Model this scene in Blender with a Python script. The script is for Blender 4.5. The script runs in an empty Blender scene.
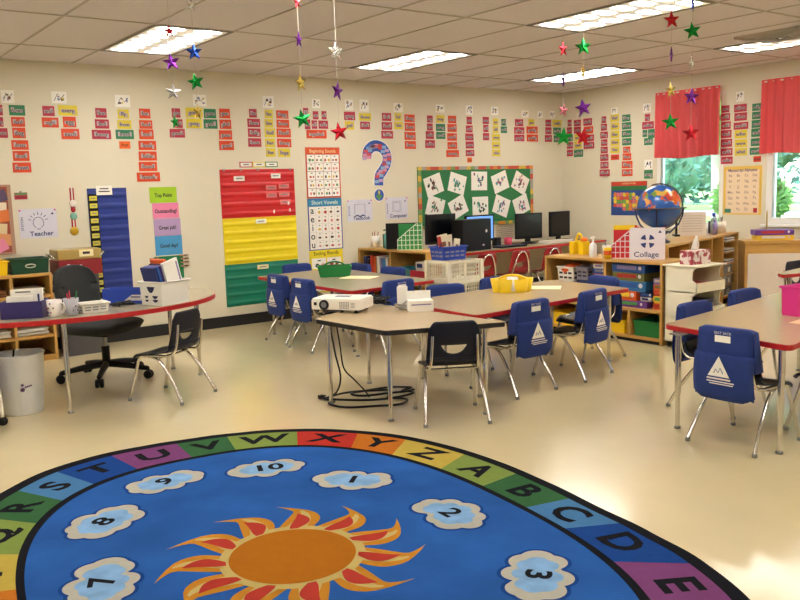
import bpy, math, random
from mathutils import Vector, Matrix
R = math.radians
SC = bpy.context.scene
COL = SC.collection
rnd = random.Random(7)

# ------------------------------------------------------------------ materials
def lin(c):
    if isinstance(c, str):
        c = tuple(int(c[i:i+2], 16)/255 for i in (0, 2, 4))
    return tuple((x/12.92 if x <= .04045 else ((x+.055)/1.055)**2.4) for x in c)

MATS = {}
def mat(name, col, rough=.5, metal=0., vary=.06, scale=12., spec=.5, emit=0., trans=0., coat=0., bump=0., bscale=200.):
    if name in MATS: return MATS[name]
    m = bpy.data.materials.new(name); m.use_nodes = True
    nt = m.node_tree; b = nt.nodes['Principled BSDF']
    c = lin(col)
    tc = nt.nodes.new('ShaderNodeTexCoord')
    if vary > 0:
        n = nt.nodes.new('ShaderNodeTexNoise'); n.inputs['Scale'].default_value = scale; n.inputs['Detail'].default_value = 4
        nt.links.new(tc.outputs['Object'], n.inputs['Vector'])
        mx = nt.nodes.new('ShaderNodeMix'); mx.data_type = 'RGBA'
        mx.inputs['A'].default_value = (*[x*(1-vary) for x in c], 1)
        mx.inputs['B'].default_value = (*[min(1, x*(1+vary)) for x in c], 1)
        nt.links.new(n.outputs['Fac'], mx.inputs['Factor'])
        nt.links.new(mx.outputs['Result'], b.inputs['Base Color'])
    else:
        b.inputs['Base Color'].default_value = (*c, 1)
    b.inputs['Roughness'].default_value = rough
    b.inputs['Metallic'].default_value = metal
    b.inputs['Specular IOR Level'].default_value = spec
    b.inputs['Transmission Weight'].default_value = trans
    b.inputs['Coat Weight'].default_value = coat
    if emit > 0:
        b.inputs['Emission Color'].default_value = (*c, 1)
        b.inputs['Emission Strength'].default_value = emit
    if bump > 0:
        n2 = nt.nodes.new('ShaderNodeTexNoise'); n2.inputs['Scale'].default_value = bscale
        nt.links.new(tc.outputs['Object'], n2.inputs['Vector'])
        bp = nt.nodes.new('ShaderNodeBump'); bp.inputs['Strength'].default_value = bump; bp.inputs['Distance'].default_value = .003
        nt.links.new(n2.outputs['Fac'], bp.inputs['Height'])
        nt.links.new(bp.outputs['Normal'], b.inputs['Normal'])
    MATS[name] = m
    return m

def wood(name, c1, c2, rough=.4, sc=3.):
    if name in MATS: return MATS[name]
    m = mat(name, c1, rough, vary=0)
    nt = m.node_tree; b = nt.nodes['Principled BSDF']
    tc = nt.nodes['Texture Coordinate']
    mp = nt.nodes.new('ShaderNodeMapping'); mp.inputs['Scale'].default_value = (sc, sc, sc*9)
    n = nt.nodes.new('ShaderNodeTexNoise'); n.inputs['Scale'].default_value = 2.2; n.inputs['Detail'].default_value = 6
    n.inputs['Distortion'].default_value = .6
    nt.links.new(tc.outputs['Object'], mp.inputs['Vector']); nt.links.new(mp.outputs['Vector'], n.inputs['Vector'])
    mx = nt.nodes.new('ShaderNodeMix'); mx.data_type = 'RGBA'
    mx.inputs['A'].default_value = (*lin(c1), 1); mx.inputs['B'].default_value = (*lin(c2), 1)
    nt.links.new(n.outputs['Fac'], mx.inputs['Factor']); nt.links.new(mx.outputs['Result'], b.inputs['Base Color'])
    return m

# setting
WALL = mat('wall_paint', 'dfd8c3', .55, vary=.02, scale=3, bump=.08, bscale=60)
CEIL = mat('ceiling_tile', 'dcd7dd', .9, vary=.05, scale=40, bump=.25, bscale=120)
TBAR = mat('ceiling_grid', 'b4aca6', .5, vary=.03)
FLOOR = mat('floor_vinyl', 'd8c89e', .3, vary=.06, scale=5, spec=.5, coat=.8)
FLOOR.node_tree.nodes['Principled BSDF'].inputs['Coat Roughness'].default_value = .14
BASE = mat('rubber_baseboard', '1d1d22', .4)
FRAMEW = mat('window_paint', 'eeeeea', .35, vary=.02)
GLASS = mat('window_glass', 'ffffff', .0, vary=0, trans=1.)
# furniture
LAM = mat('table_laminate', 'b39c79', .22, vary=.08, scale=60, spec=.55)
LAMG = mat('table_laminate_greyish', 'a2967e', .22, vary=.08, scale=60, spec=.55)
REDEDGE = mat('table_red_edge', 'b81c22', .35)
BLKEDGE = mat('table_black_edge', '1c1b1d', .35)
CHROME = mat('chrome', 'd5d2cc', .13, 1., vary=.02)
NAVY = mat('chair_plastic_navy', '0d1226', .42, vary=.05, spec=.35)
REDPL = mat('chair_plastic_red', 'a31a22', .35)
COVER = mat('chair_fabric_blue', '17327a', .8, vary=.12, scale=25, bump=.3, bscale=500)
BLACK = mat('black_plastic', '0a0a0e', .45, spec=.25)
BLKFAB = mat('black_fabric', '262a2c', .85, vary=.15, scale=60, bump=.3, bscale=600)
WHITE = mat('white_plastic', 'efece4', .35, vary=.03)
IVORY = mat('ivory_plastic', 'efe9d2', .4, vary=.03)
PAPER = mat('white_paper', 'f4f1ea', .7, vary=.02)
CREAM = mat('cream_paper', 'f0e2b4', .7, vary=.02)
INK = mat('black_ink', '24242a', .6, vary=.02)
GREYINK = mat('grey_ink', '77777c', .6, vary=.02)
NAVYINK = mat('navy_ink', '2b3a78', .6, vary=.02)
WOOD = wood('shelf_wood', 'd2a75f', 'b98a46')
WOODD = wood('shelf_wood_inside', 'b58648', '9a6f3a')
STEEL = mat('grey_metal', '8e8f90', .35, .7)
def P(name, col, rough=.45, **k): return mat(name, col, rough, **k)
YEL = P('yellow_plastic', 'f2cc10'); GRN = P('green_plastic', '14803f'); BLU = P('blue_plastic', '1f45b4')
PUR = P('purple_plastic', '30276a'); PINK = P('pink_plastic', 'e8359a'); REDP = P('red_plastic', 'b3202b')
DGRN = P('dark_green_plastic', '15452f')
CARD = {'crimson': P('card_crimson', 'b8324a', .6), 'orange': P('card_orange', 'dd4a22', .6), 'yellow': P('card_yellow', 'e0cd35', .6),
        'green': P('card_green', '2f8057', .6), 'plainorange': P('card_bright_orange', 'ec6a26', .6), 'plainred': P('card_scarlet', 'dd4326', .6)}
CUT = P('card_word_white', 'dcd6dc', .6); CUTG = P('card_word_pale', 'b9a8aa', .6)

# ------------------------------------------------------------------ mesh builder
_glyph = {}
def glyph(s, bold=0.):
    k = (s, bold)
    if k not in _glyph:
        cu = bpy.data.curves.new('g', 'FONT'); cu.body = s; cu.size = 1; cu.align_x = 'CENTER'; cu.align_y = 'CENTER'
        cu.resolution_u = 3; cu.offset = bold
        o = bpy.data.objects.new('g', cu)
        me = o.to_mesh()
        _glyph[k] = ([tuple(v.co) for v in me.vertices], [tuple(p.vertices) for p in me.polygons])
        o.to_mesh_clear(); bpy.data.objects.remove(o); bpy.data.curves.remove(cu)
    return _glyph[k]

def T(loc=(0, 0, 0), rz=0., rx=0., ry=0., s=1.):
    return Matrix.Translation(loc) @ Matrix.Rotation(rz, 4, 'Z') @ Matrix.Rotation(ry, 4, 'Y') @ Matrix.Rotation(rx, 4, 'X') @ Matrix.Scale(s, 4)

class MB:
    def __init__(s): s.v = []; s.f = []; s.mi = []; s.sm = []; s.mats = []
    def add(s, vs, fs, m, smooth=False, M=None):
        if m not in s.mats: s.mats.append(m)
        k = s.mats.index(m); o = len(s.v)
        if M is not None: vs = [tuple(M @ Vector(v)) for v in vs]
        s.v += [tuple(v) for v in vs]
        for f in fs: s.f.append(tuple(i+o for i in f)); s.mi.append(k); s.sm.append(smooth)
        return s
    def box(s, c, d, m, M=None, rz=0.):
        x, y, z = d[0]/2, d[1]/2, d[2]/2
        vs = [(a*x, b*y, e*z) for a in (-1, 1) for b in (-1, 1) for e in (-1, 1)]
        cs, sn = math.cos(rz), math.sin(rz)
        vs = [(c[0]+p[0]*cs-p[1]*sn, c[1]+p[0]*sn+p[1]*cs, c[2]+p[2]) for p in vs]
        return s.add(vs, [(0, 1, 3, 2), (4, 6, 7, 5), (0, 4, 5, 1), (2, 3, 7, 6), (0, 2, 6, 4), (1, 5, 7, 3)], m, False, M)
    def prism(s, poly, z0, z1, m, M=None, side=None, smooth=False):
        n = len(poly)
        vs = [(p[0], p[1], z0) for p in poly]+[(p[0], p[1], z1) for p in poly]
        s.add(vs, [tuple(range(n-1, -1, -1)), tuple(range(n, 2*n))], m, False, M)
        s.add(vs, [(i, (i+1) % n, n+(i+1) % n, n+i) for i in range(n)], side or m, smooth, M)
        return s
    def poly(s, pts, m, M=None): return s.add(pts, [tuple(range(len(pts)))], m, False, M)
    def tube(s, pts, r, m, n=8, M=None, cap=True, closed=False):
        pts = [Vector(p) for p in pts]; N = len(pts)
        rr = r if isinstance(r, (list, tuple)) else [r]*N
        vs = []; up = None
        for i, p in enumerate(pts):
            if closed: t = pts[(i+1) % N]-pts[i-1]
            else: t = pts[min(i+1, N-1)]-pts[max(i-1, 0)]
            t.normalize()
            if up is None: up = t.orthogonal().normalized()
            up = (up-t*up.dot(t))
            if up.length < 1e-6: up = t.orthogonal()
            up.normalize(); w = t.cross(up)
            for k in range(n):
                a = 2*math.pi*k/n
                vs.append(tuple(p+(up*math.cos(a)+w*math.sin(a))*rr[i]))
        fs = []
        for i in range(N if closed else N-1):
            j = (i+1) % N
            for k in range(n):
                fs.append((i*n+k, i*n+(k+1) % n, j*n+(k+1) % n, j*n+k))
        s.add(vs, fs, m, True, M)
        if cap and not closed:
            s.add(vs[:n], [tuple(range(n-1, -1, -1))], m, False, M); s.add(vs[-n:], [tuple(range(n))], m, False, M)
        return s
    def lathe(s, prof, m, n=24, M=None, smooth=True, sx=1., sy=1.):
        vs = []; fs = []
        for r, z in prof:
            for k in range(n):
                a = 2*math.pi*k/n; vs.append((r*math.cos(a)*sx, r*math.sin(a)*sy, z))
        for i in range(len(prof)-1):
            for k in range(n):
                fs.append((i*n+k, i*n+(k+1) % n, (i+1)*n+(k+1) % n, (i+1)*n+k))
        return s.add(vs, fs, m, smooth, M)
    def ball(s, c, r, m, M=None, n=12):
        rr = r if isinstance(r, (tuple, list)) else (r, r, r)
        vs = []; fs = []
        for i in range(n//2+1):
            t = math.pi*i/(n//2)
            for k in range(n):
                a = 2*math.pi*k/n
                vs.append((c[0]+rr[0]*math.sin(t)*math.cos(a), c[1]+rr[1]*math.sin(t)*math.sin(a), c[2]-rr[2]*math.cos(t)))
        for i in range(n//2):
            for k in range(n): fs.append((i*n+k, i*n+(k+1) % n, (i+1)*n+(k+1) % n, (i+1)*n+k))
        return s.add(vs, fs, m, True, M)
    def grid(s, fn, nu, nv, m, M=None, smooth=True):
        vs = [fn(i/nu, j/nv) for j in range(nv+1) for i in range(nu+1)]
        fs = [(j*(nu+1)+i, j*(nu+1)+i+1, (j+1)*(nu+1)+i+1, (j+1)*(nu+1)+i) for j in range(nv) for i in range(nu)]
        return s.add(vs, fs, m, smooth, M)
    def text(s, t, size, m, M, bold=0., sx=1.):
        vs, fs = glyph(t, bold)
        return s.add([(v[0]*size*sx, v[1]*size, v[2]) for v in vs], fs, m, False, M)
    def build(s, name, parent=None, loc=None, rz=None, bevel=0., solid=0., sub=0, weld=0., off=0.):
        me = bpy.data.meshes.new(name)
        me.from_pydata(s.v, [], s.f); me.update()
        for m in s.mats: me.materials.append(m)
        me.polygons.foreach_set('material_index', s.mi); me.polygons.foreach_set('use_smooth', s.sm)
        o = bpy.data.objects.new(name, me); COL.objects.link(o)
        if parent is not None: o.parent = parent
        if loc is not None: o.location = loc
        if rz is not None: o.rotation_euler = (0, 0, rz)
        if weld: md = o.modifiers.new('weld', 'WELD'); md.merge_threshold = weld
        if solid: md = o.modifiers.new('solid', 'SOLIDIFY'); md.thickness = solid; md.offset = off
        if bevel: md = o.modifiers.new('bevel', 'BEVEL'); md.width = bevel; md.segments = 2; md.limit_method = 'ANGLE'
        if sub: md = o.modifiers.new('sub', 'SUBSURF'); md.levels = sub; md.render_levels = sub
        return o

def tag(o, label, cat, group=None, kind=None):
    if label: o['label'] = label
    if cat: o['category'] = cat
    if group: o['group'] = group
    if kind: o['kind'] = kind
    return o
def thing(name, label, cat, loc=(0, 0, 0), rz=0., group=None):
    o = bpy.data.objects.new(name, None); COL.objects.link(o)
    o.empty_display_size = .1; o.location = loc; o.rotation_euler = (0, 0, rz)
    return tag(o, label, cat, group)
def struct(o): o['kind'] = 'structure'; return o
def copy_tree(o, parent=None):
    c = o.copy(); COL.objects.link(c)
    if parent is not None: c.parent = parent
    for ch in list(o.children): copy_tree(ch, c)
    return c

XZ = Matrix.Rotation(R(90), 4, 'X')     # text lying in XY -> standing, facing -Y
def TX(x, y, z, tilt=0.): return Matrix.Translation((x, y, z)) @ XZ @ Matrix.Rotation(tilt, 4, 'Z')
def rect(w, h, r=0., n=4, cx=0., cy=0.):
    if r <= 0: return [(cx-w/2, cy-h/2), (cx+w/2, cy-h/2), (cx+w/2, cy+h/2), (cx-w/2, cy+h/2)]
    o = []
    for ax, ay, a0 in ((w/2-r, -h/2+r, -90), (w/2-r, h/2-r, 0), (-w/2+r, h/2-r, 90), (-w/2+r, -h/2+r, 180)):
        for k in range(n+1):
            a = R(a0+90*k/n); o.append((cx+ax+r*math.cos(a), cy+ay+r*math.sin(a)))
    return o
def catmull(pts, n=8, closed=True):
    o = []; N = len(pts)
    for i in range(N if closed else N-1):
        if closed: p0, p1, p2, p3 = pts[i-1], pts[i], pts[(i+1) % N], pts[(i+2) % N]
        else: p0, p1, p2, p3 = pts[max(i-1, 0)], pts[i], pts[i+1], pts[min(i+2, N-1)]
        for k in range(n):
            t = k/n
            o.append(tuple(.5*((2*b)+(c-a)*t+(2*a-5*b+4*c-d)*t*t+(-a+3*b-3*c+d)*t**3) for a, b, c, d in zip(p0, p1, p2, p3)))
    if not closed: o.append(tuple(pts[-1]))
    return o
def round_poly(pts, r, n=5):
    o = []; N = len(pts)
    for i in range(N):
        p = Vector(pts[i]); a = Vector(pts[i-1])-p; b = Vector(pts[(i+1) % N])-p
        p1 = p+a.normalized()*r; p2 = p+b.normalized()*r
        for k in range(n+1):
            t = k/n; o.append(tuple((1-t)**2*p1+2*t*(1-t)*p+t*t*p2))
    return o
ORD = ['topmost', 'second', 'third', 'fourth', 'fifth', 'sixth', 'seventh', 'eighth', 'ninth', 'tenth', 'eleventh', 'twelfth', 'thirteenth', 'fourteenth']
NTH = ['first']+ORD[1:]

# ------------------------------------------------------------------ camera
CAMP = Vector((-8.66542, -7.90124, 1.357122))
def cam_axes(yaw=.637929587, pitch=.132626647, roll=-.030924938):
    cy, sy, cp, sp = math.cos(yaw), math.sin(yaw), math.cos(pitch), math.sin(pitch)
    f = Vector((sy*cp, cy*cp, -sp)); r = Vector((cy, -sy, 0)); u = r.cross(f)
    cr, sr = math.cos(roll), math.sin(roll)
    return cr*r+sr*u, -sr*r+cr*u, f
cd = bpy.data.cameras.new('camera'); cam = bpy.data.objects.new('camera', cd); COL.objects.link(cam)
r_, u_, f_ = cam_axes()
cam.matrix_world = Matrix(((r_.x, u_.x, -f_.x, CAMP.x), (r_.y, u_.y, -f_.y, CAMP.y), (r_.z, u_.z, -f_.z, CAMP.z), (0, 0, 0, 1)))
cd.sensor_width = 36; cd.lens = 838.64/800*36; cd.clip_start = .05; cd.clip_end = 200
SC.camera = cam

# ------------------------------------------------------------------ room shell
H = 2.5531; XL = -9.95; YF = -9.7
GX = lambda k: (k-22.9035)*.3048
GY = lambda ft: (-ft-2.597)*.3048
struct(MB().box(((XL)/2, YF/2, -.05), (-XL+.3, -YF+.3, .1), FLOOR).build('floor'))
struct(MB().box(((XL)/2, YF/2, H+.05), (-XL+.3, -YF+.3, .1), CEIL).build('ceiling'))
struct(MB().box((XL/2, .07, H/2), (-XL+.3, .14, H), WALL).build('wall_back'))
struct(MB().box((XL-.07, YF/2, H/2), (.14, -YF, H), WALL).build('wall_left'))
struct(MB().box((XL/2, YF-.07, H/2), (-XL+.3, .14, H), WALL).build('wall_front'))
WIN = [(-1.525, -2.415, .80, 2.33), (-2.93, -3.86, .845, 2.33), (-5.0, -5.93, .845, 2.33)]
m = MB(); ys = [0.]
for a, b, z0, z1 in WIN: ys += [a, b]
ys.append(YF)
for i in range(0, len(ys), 2):
    a, b = ys[i], ys[i+1]; m.box((.07, (a+b)/2, H/2), (.14, a-b, H), WALL)
for a, b, z0, z1 in WIN:
    m.box((.07, (a+b)/2, z0/2), (.14, a-b, z0), WALL); m.box((.07, (a+b)/2, (z1+H)/2), (.14, a-b, H-z1), WALL)
struct(m.build('wall_right'))
for i, (a, b, z0, z1) in enumerate(WIN):
    w = thing('window_%d' % (i+1), None, None, (.05, (a+b)/2, z0)); struct(w)
    wd = a-b; hh = z1-z0; f = MB()
    t = .05 if i == 0 else .07
    for s in (-1, 1): f.box((0, s*(wd/2-t/2), hh/2), (.09, t, hh), FRAMEW)
    f.box((0, 0, t/2), (.09, wd-2*t, t), FRAMEW); f.box((0, 0, hh-t/2), (.09, wd-2*t, t), FRAMEW)
    if i == 2: f.box((0, 0, hh/2), (.06, wd-2*t, .04), FRAMEW)
    f.build('window_frame', w)
    MB().box((0, 0, hh/2), (.006, wd-2*t, hh-2*t), GLASS).build('glass_pane', w)
    MB().box((-.065, 0, -.012), (.06, wd+.06, .025), FRAMEW).build('window_sill', w)
struct(MB().box((XL/2, -.008, .055), (-XL, .016, .11), BASE).build('baseboard_back'))
struct(MB().box((-.008, YF/2, .055), (.016, -YF-.04, .11), BASE).build('baseboard_right'))
struct(MB().box((XL+.008, YF/2, .055), (.016, -YF-.04, .11), BASE).build('baseboard_left'))
# suspended ceiling grid: cross tees every two feet, main tees every four
g = MB()
k = -9
for i in range(-10, 23, 2):
    g.box((GX(i), YF/2, H-.002), (.017, -YF, .006), TBAR)
for ft in range(0, 28, 4):
    g.box((XL/2, GY(ft), H-.0025), (-XL, .017, .007), TBAR)
struct(g.build('trim_1'))
# recessed fluorescent troffers, two feet by four, every eight feet
LENS = mat('lamp_diffuser', 'fff3dc', .4, vary=0)
nt = LENS.node_tree; b = nt.nodes['Principled BSDF']; tc = nt.nodes['Texture Coordinate']
# prismatic lens: two by seven bright cells with cream seams between them
sx_ = nt.nodes.new('ShaderNodeSeparateXYZ'); nt.links.new(tc.outputs['Object'], sx_.inputs[0])
def mth(op, a, b_=None):
    n = nt.nodes.new('ShaderNodeMath'); n.operation = op
    for i, v in enumerate((a, b_)):
        if v is None: continue
        if isinstance(v, (int, float)): n.inputs[i].default_value = v
        else: nt.links.new(v, n.inputs[i])
    return n.outputs[0]
wx = mth('ABSOLUTE', mth('SINE', mth('MULTIPLY', sx_.outputs['X'], math.pi/.281)))
wy = mth('ABSOLUTE', mth('COSINE', mth('MULTIPLY', sx_.outputs['Y'], math.pi/.167)))
mr = nt.nodes.new('ShaderNodeMapRange'); mr.interpolation_type = 'SMOOTHSTEP'
mr.inputs['From Min'].default_value = .30; mr.inputs['From Max'].default_value = .85; mr.inputs['To Min'].default_value = .16; mr.inputs['To Max'].default_value = 20.
nt.links.new(mth('MULTIPLY', wx, wy), mr.inputs['Value'])
b.inputs['Emission Color'].default_value = (1, .955, .875, 1)
nt.links.new(mr.outputs['Result'], b.inputs['Emission Strength'])
LFRAME = P('lamp_frame', '6d675e', .5)
def light(kx, ft, label):
    t = thing('ceiling_light', label, 'ceiling light', ((GX(kx)+GX(kx+2))/2, (GY(ft)+GY(ft+4))/2, H), 0, 'fluorescent ceiling lights')
    w, d = .6096, 1.2192
    f = MB()
    for s in (-1, 1): f.box((s*(w/2-.012), 0, -.005), (.024, d, .01), LFRAME); f.box((0, s*(d/2-.012), -.005), (w-.048, .024, .01), LFRAME)
    f.build('frame', t)
    MB().box((0, 0, -.003), (w-.048, d-.048, .004), LENS).build('diffuser', t)
light(2, 0, 'long fluorescent ceiling light at upper left, above the blue hanging pocket chart')
light(10, 0, 'fluorescent ceiling light nearest the green bulletin board, in the middle of the ceiling')
light(18, 0, 'fluorescent ceiling light closest to the corner of the two walls')
light(10, 8, 'largest bright ceiling light at the top edge, above the middle table')
light(18, 8, 'ceiling light at the right edge beside the dark air vent')
for kx, ft in ((2, 8), (-6, 0), (-6, 8), (2, 18), (10, 18), (18, 18), (-6, 18)):
    light(kx, ft, 'fluorescent ceiling light of the rows behind and beside the camera')
VENT = P('vent_paint', 'c4bcb6', .5)
v = thing('air_vent', 'square air vent in the ceiling at the right edge, above the curtains', 'air vent', (-1.62, -3.98, H))
f = MB()
for i in range(4):
    a = .28-.06*i
    for s in (-1, 1):
        f.box((s*a, 0, -.012-.006*i), (.014, 2*a, .02), VENT); f.box((0, s*a, -.012-.006*i), (2*a, .014, .02), VENT)
f.build('louvre', v)
MB().box((0, 0, -.002), (.56, .56, .003), LFRAME).build('backing', v)

# ------------------------------------------------------------------ alphabet rug
RUGB = mat('rug_blue', '27569c', .95, vary=.5, scale=2.6, spec=.05, bump=.5, bscale=400)
def dk(c, k=.80): return tuple(int(c[i:i+2], 16)/255*k for i in (0, 2, 4))
def RG(n, c): return mat('rug_'+n, dk(c, .79), .95, vary=.1, scale=30, spec=.05, bump=.4, bscale=400)
RC = {'red': RG('red', 'd83f35'), 'orange': RG('orange', 'e0832c'), 'yellow': RG('yellow', 'dcc257'), 'lgreen': RG('light_green', '93ab55'),
      'green': RG('green', '41764a'), 'lblue': RG('light_blue', '5590c9'), 'blue': RG('mid_blue', '2150a4'), 'purple': RG('purple', '8f4f8b')}
RK = RG('black', '1e1f26'); RCL = RG('cloud', 'd9d5c6'); RCI = mat('rug_cloud_inside', '7aa2cc', .95, vary=.35, scale=14, spec=.05, bump=.4, bscale=400); RSUN = RG('sun', 'cf7e1f'); RRAY = RG('ray', 'e39c33')
RPALE = RG('ray_pale', 'e6cd7e'); RFL = RG('flame', 'd2463a')
cx, cy, ra, rb, rt, rn = -7.197, -5.268, .94, 1.368, -.117, 2.484
BW = [(-53.4, .335), (-42.6, .325), (-32.2, .30), (-19.9, .285), (-3.8, .30), (12.5, .31), (27.1, .315), (39.7, .32), (50.5, .315), (60.5, .325), (70, .345), (79, .37), (88, .395), (96, .41), (105, .405), (116.8, .37), (126.6, .335)]
def bw(th):          # border width, the same on opposite sides of the rug
    d = (math.degrees(th)+53.4) % 180-53.4
    for (a, x), (b, y) in zip(BW, BW[1:]):
        if a <= d <= b: k = (d-a)/(b-a); k = k*k*(3-2*k); return x+(y-x)*k
    return .335
def se(th, off=0.):
    a, b = ra+off, rb+off; c, s = math.cos(th-rt), math.sin(th-rt)
    r = 1/((abs(c)/a)**rn+(abs(s)/b)**rn)**(1/rn)
    return (r*math.cos(th), r*math.sin(th))
NS = 220
m = MB()
ZB = .010
out = [se(2*math.pi*i/NS, bw(2*math.pi*i/NS)) for i in range(NS)]
m.prism(out, 0, ZB, RK, smooth=True)
lay = lambda k: ZB+.0005*k
m.poly([(*se(2*math.pi*i/NS, -.0), lay(1)) for i in range(NS)], RUGB)
# twenty-six letter blocks
bd0 = [('P', 139.0), ('Q', 124.5), ('R', 113.5), ('S', 104.5), ('T', 94.2), ('U', 82.5), ('V', 73), ('W', 59.5), ('X', 47), ('Y', 36), ('Z', 20.2), ('A', 4), ('B', -13.5), ('C', -27.5), ('D', -43.3)]
BR = [1.1, 1.27, 1.47, 1.53, 1.57, 1.58, 1.54, 1.49, 1.38, 1.28, 1.12, 1.07, 1.1, 1.21, 1.33]
bd = [(l, math.degrees(math.atan2(r*math.sin(R(a))+.018, r*math.cos(R(a))-.038))) for (l, a), r in zip(bd0, BR)]
# each entry: letter and the angle where it ends, walking clockwise
seqc = dict(zip('ABCDEFGHIJKLMNOPQRSTUVWXYZ', ['lgreen', 'green', 'lblue', 'blue', 'purple', 'red', 'orange', 'yellow', 'lgreen', 'green', 'lblue', 'blue', 'purple', 'red', 'orange', 'yellow', 'lgreen', 'green', 'lblue', 'blue', 'purple', 'green', 'lgreen', 'red', 'orange', 'yellow']))
th0, th1 = R(bd[-1][1]), R(bd[0][1]-360)
K = 400; pts = [se(th0+(th1-th0)*i/K, .15) for i in range(K+1)]
acc = [0.]
for i in range(K): acc.append(acc[-1]+math.dist(pts[i], pts[i+1]))
def at_arc(f):
    s = f*acc[-1]
    for i in range(K):
        if acc[i+1] >= s: return th0+(th1-th0)*(i+(s-acc[i])/(acc[i+1]-acc[i]))/K
    return th1
rest = 'EFGHIJKLMNOP'
ends = {k: R(v) for k, v in bd}
spans = []
prev = R(bd[0][1])
for l, e in bd[1:]: spans.append((l, prev, R(e))); prev = R(e)
for i, l in enumerate(rest): spans.append((l, at_arc(i/len(rest)), at_arc((i+1)/len(rest))))
i0f, i1f = .10, .83
for l, a, b2 in spans:
    n = 10
    m.poly([(*se(a+(b2-a)*i/n, i0f*bw(a+(b2-a)*i/n)), lay(1)) for i in range(n+1)]+[(*se(b2+(a-b2)*i/n, i1f*bw(b2+(a-b2)*i/n)), lay(1)) for i in range(n+1)], RC[seqc[l]])
    am = (a+b2)/2; p0 = Vector(se(am, i0f*bw(am))); p1 = Vector(se(am, i1f*bw(am))); c = (p0+p1)/2
    q0 = Vector(se(a, .15)); q1 = Vector(se(b2, .15)); d = q1-q0
    ang = math.atan2(d.y, d.x)
    m.text(l, .20, RK, Matrix.Translation((c.x, c.y, lay(2))) @ Matrix.Rotation(ang, 4, 'Z'), .032, sx=1.25 if l in 'VWXYZTU' else 1.1)
# clouds with numbers
clouds = [('7', -.638, .305), ('8', -.46, .861), ('9', -.078, 1.164), ('10', .389, 1.013), ('1', .609, .588), ('2', .692, -.017), ('3', .559, -.643), ('4', .2, -1.05), ('5', -.3, -1.02), ('6', -.65, -.42)]
for s, x, y in clouds:
    x -= .024; y -= .038
    ang = math.atan2(y, x); r2 = random.Random(ord(s[-1]))
    Mx = Matrix.Translation((x, y, 0)) @ Matrix.Rotation(ang-math.pi/2, 4, 'Z')
    # puffs: a body and a ring of unequal round bumps; the outline is their union seen from the middle
    puffs = [(0, 0, .085)]
    nb = 8
    for i in range(nb):
        t = 2*math.pi*(i+r2.uniform(-.22, .22))/nb; puffs.append((.118*math.cos(t), .062*math.sin(t), r2.uniform(.042, .062)))
    def blob(k, grow, z, mt):
        p = []
        for i in range(96):
            t = 2*math.pi*i/96; ux, uy = math.cos(t), math.sin(t); best = .03
            for qx, qy, qr in puffs:
                qx, qy, qr = qx*k, qy*k, qr*k+grow; dd = qx*ux+qy*uy; h2 = qr*qr-(qx*qx+qy*qy-dd*dd)
                if h2 > 0: best = max(best, dd+math.sqrt(h2))
            p.append((best*ux, best*uy, z))
        m.poly(p, mt, Mx)
    blob(1.13, .014, lay(2), RC['blue']); blob(1.13, 0, lay(3), RCL); blob(.80, 0, lay(4), RCI)
    m.text(s, .125, RK, Mx @ Matrix.Translation((0, 0, lay(5))), .030, sx=1.25)
# sun with eleven curling rays
sx, sy = -.038, .018
MS = Matrix.Translation((sx, sy, 0))
for i in range(11):
    a = R(157.9-32.72*i); up = []; dn = []; fu = []; fd = []
    for k in range(13):
        t = k/12; r = .235+.268*t
        ph = a+R(-7*math.sin(t*math.pi)*1.0+(9*max(0, t-.72)/.28)**1)
        w = (.068*(1-t)**1.3+.036*math.sin(t*math.pi)**1.2) if t < 1 else 0
        du = Vector((-math.sin(ph), math.cos(ph)))*w; p = Vector((math.cos(ph), math.sin(ph)))*r
        up.append((*(p+du), lay(2))); dn.append((*(p-du), lay(2)))
        if k < 10:
            t2 = k/9; r = .245+.18*t2; ph = a+R(-6*math.sin(t2*math.pi)); w = .034*math.sin(min(1, t2*1.0+.12)*math.pi)**.8 if t2 < .88 else 0
            du = Vector((-math.sin(ph), math.cos(ph)))*w; p = Vector((math.cos(ph), math.sin(ph)))*r
            fu.append((*(p+du), lay(5))); fd.append((*(p-du), lay(5)))
    for k in range(12): m.add([up[k], up[k+1], dn[k+1], dn[k]], [(0, 3, 2, 1)], RRAY, False, MS)
    for k in range(9): m.add([fu[k], fu[k+1], fd[k+1], fd[k]], [(0, 3, 2, 1)], RFL, False, MS)
    # pale inner part of the ray
    for k in range(9):
        q = []
        for kk, fr in ((k, None), (k+1, None)):
            t = kk/12; ins = .16+.30*t; u_, d_ = Vector(up[kk]), Vector(dn[kk]); q.append((u_*(1-ins)+d_*ins, d_*(1-ins)+u_*ins))
        z_ = lay(3); (a0, b0), (a1, b1) = q
        m.add([(a0.x, a0.y, z_), (a1.x, a1.y, z_), (b1.x, b1.y, z_), (b0.x, b0.y, z_)], [(0, 3, 2, 1)], RPALE, False, MS)
m.poly([(sx+.272*math.cos(2*math.pi*i/60), sy+.272*math.sin(2*math.pi*i/60), lay(4)) for i in range(60)], RPALE)
m.poly([(sx+.236*math.cos(2*math.pi*i/60), sy+.236*math.sin(2*math.pi*i/60), lay(6)) for i in range(60)], RSUN)
tag(m.build('alphabet_rug', loc=(cx, cy, 0)), 'large oval blue alphabet rug with a sun, numbered clouds and letter border', 'rug')

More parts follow.
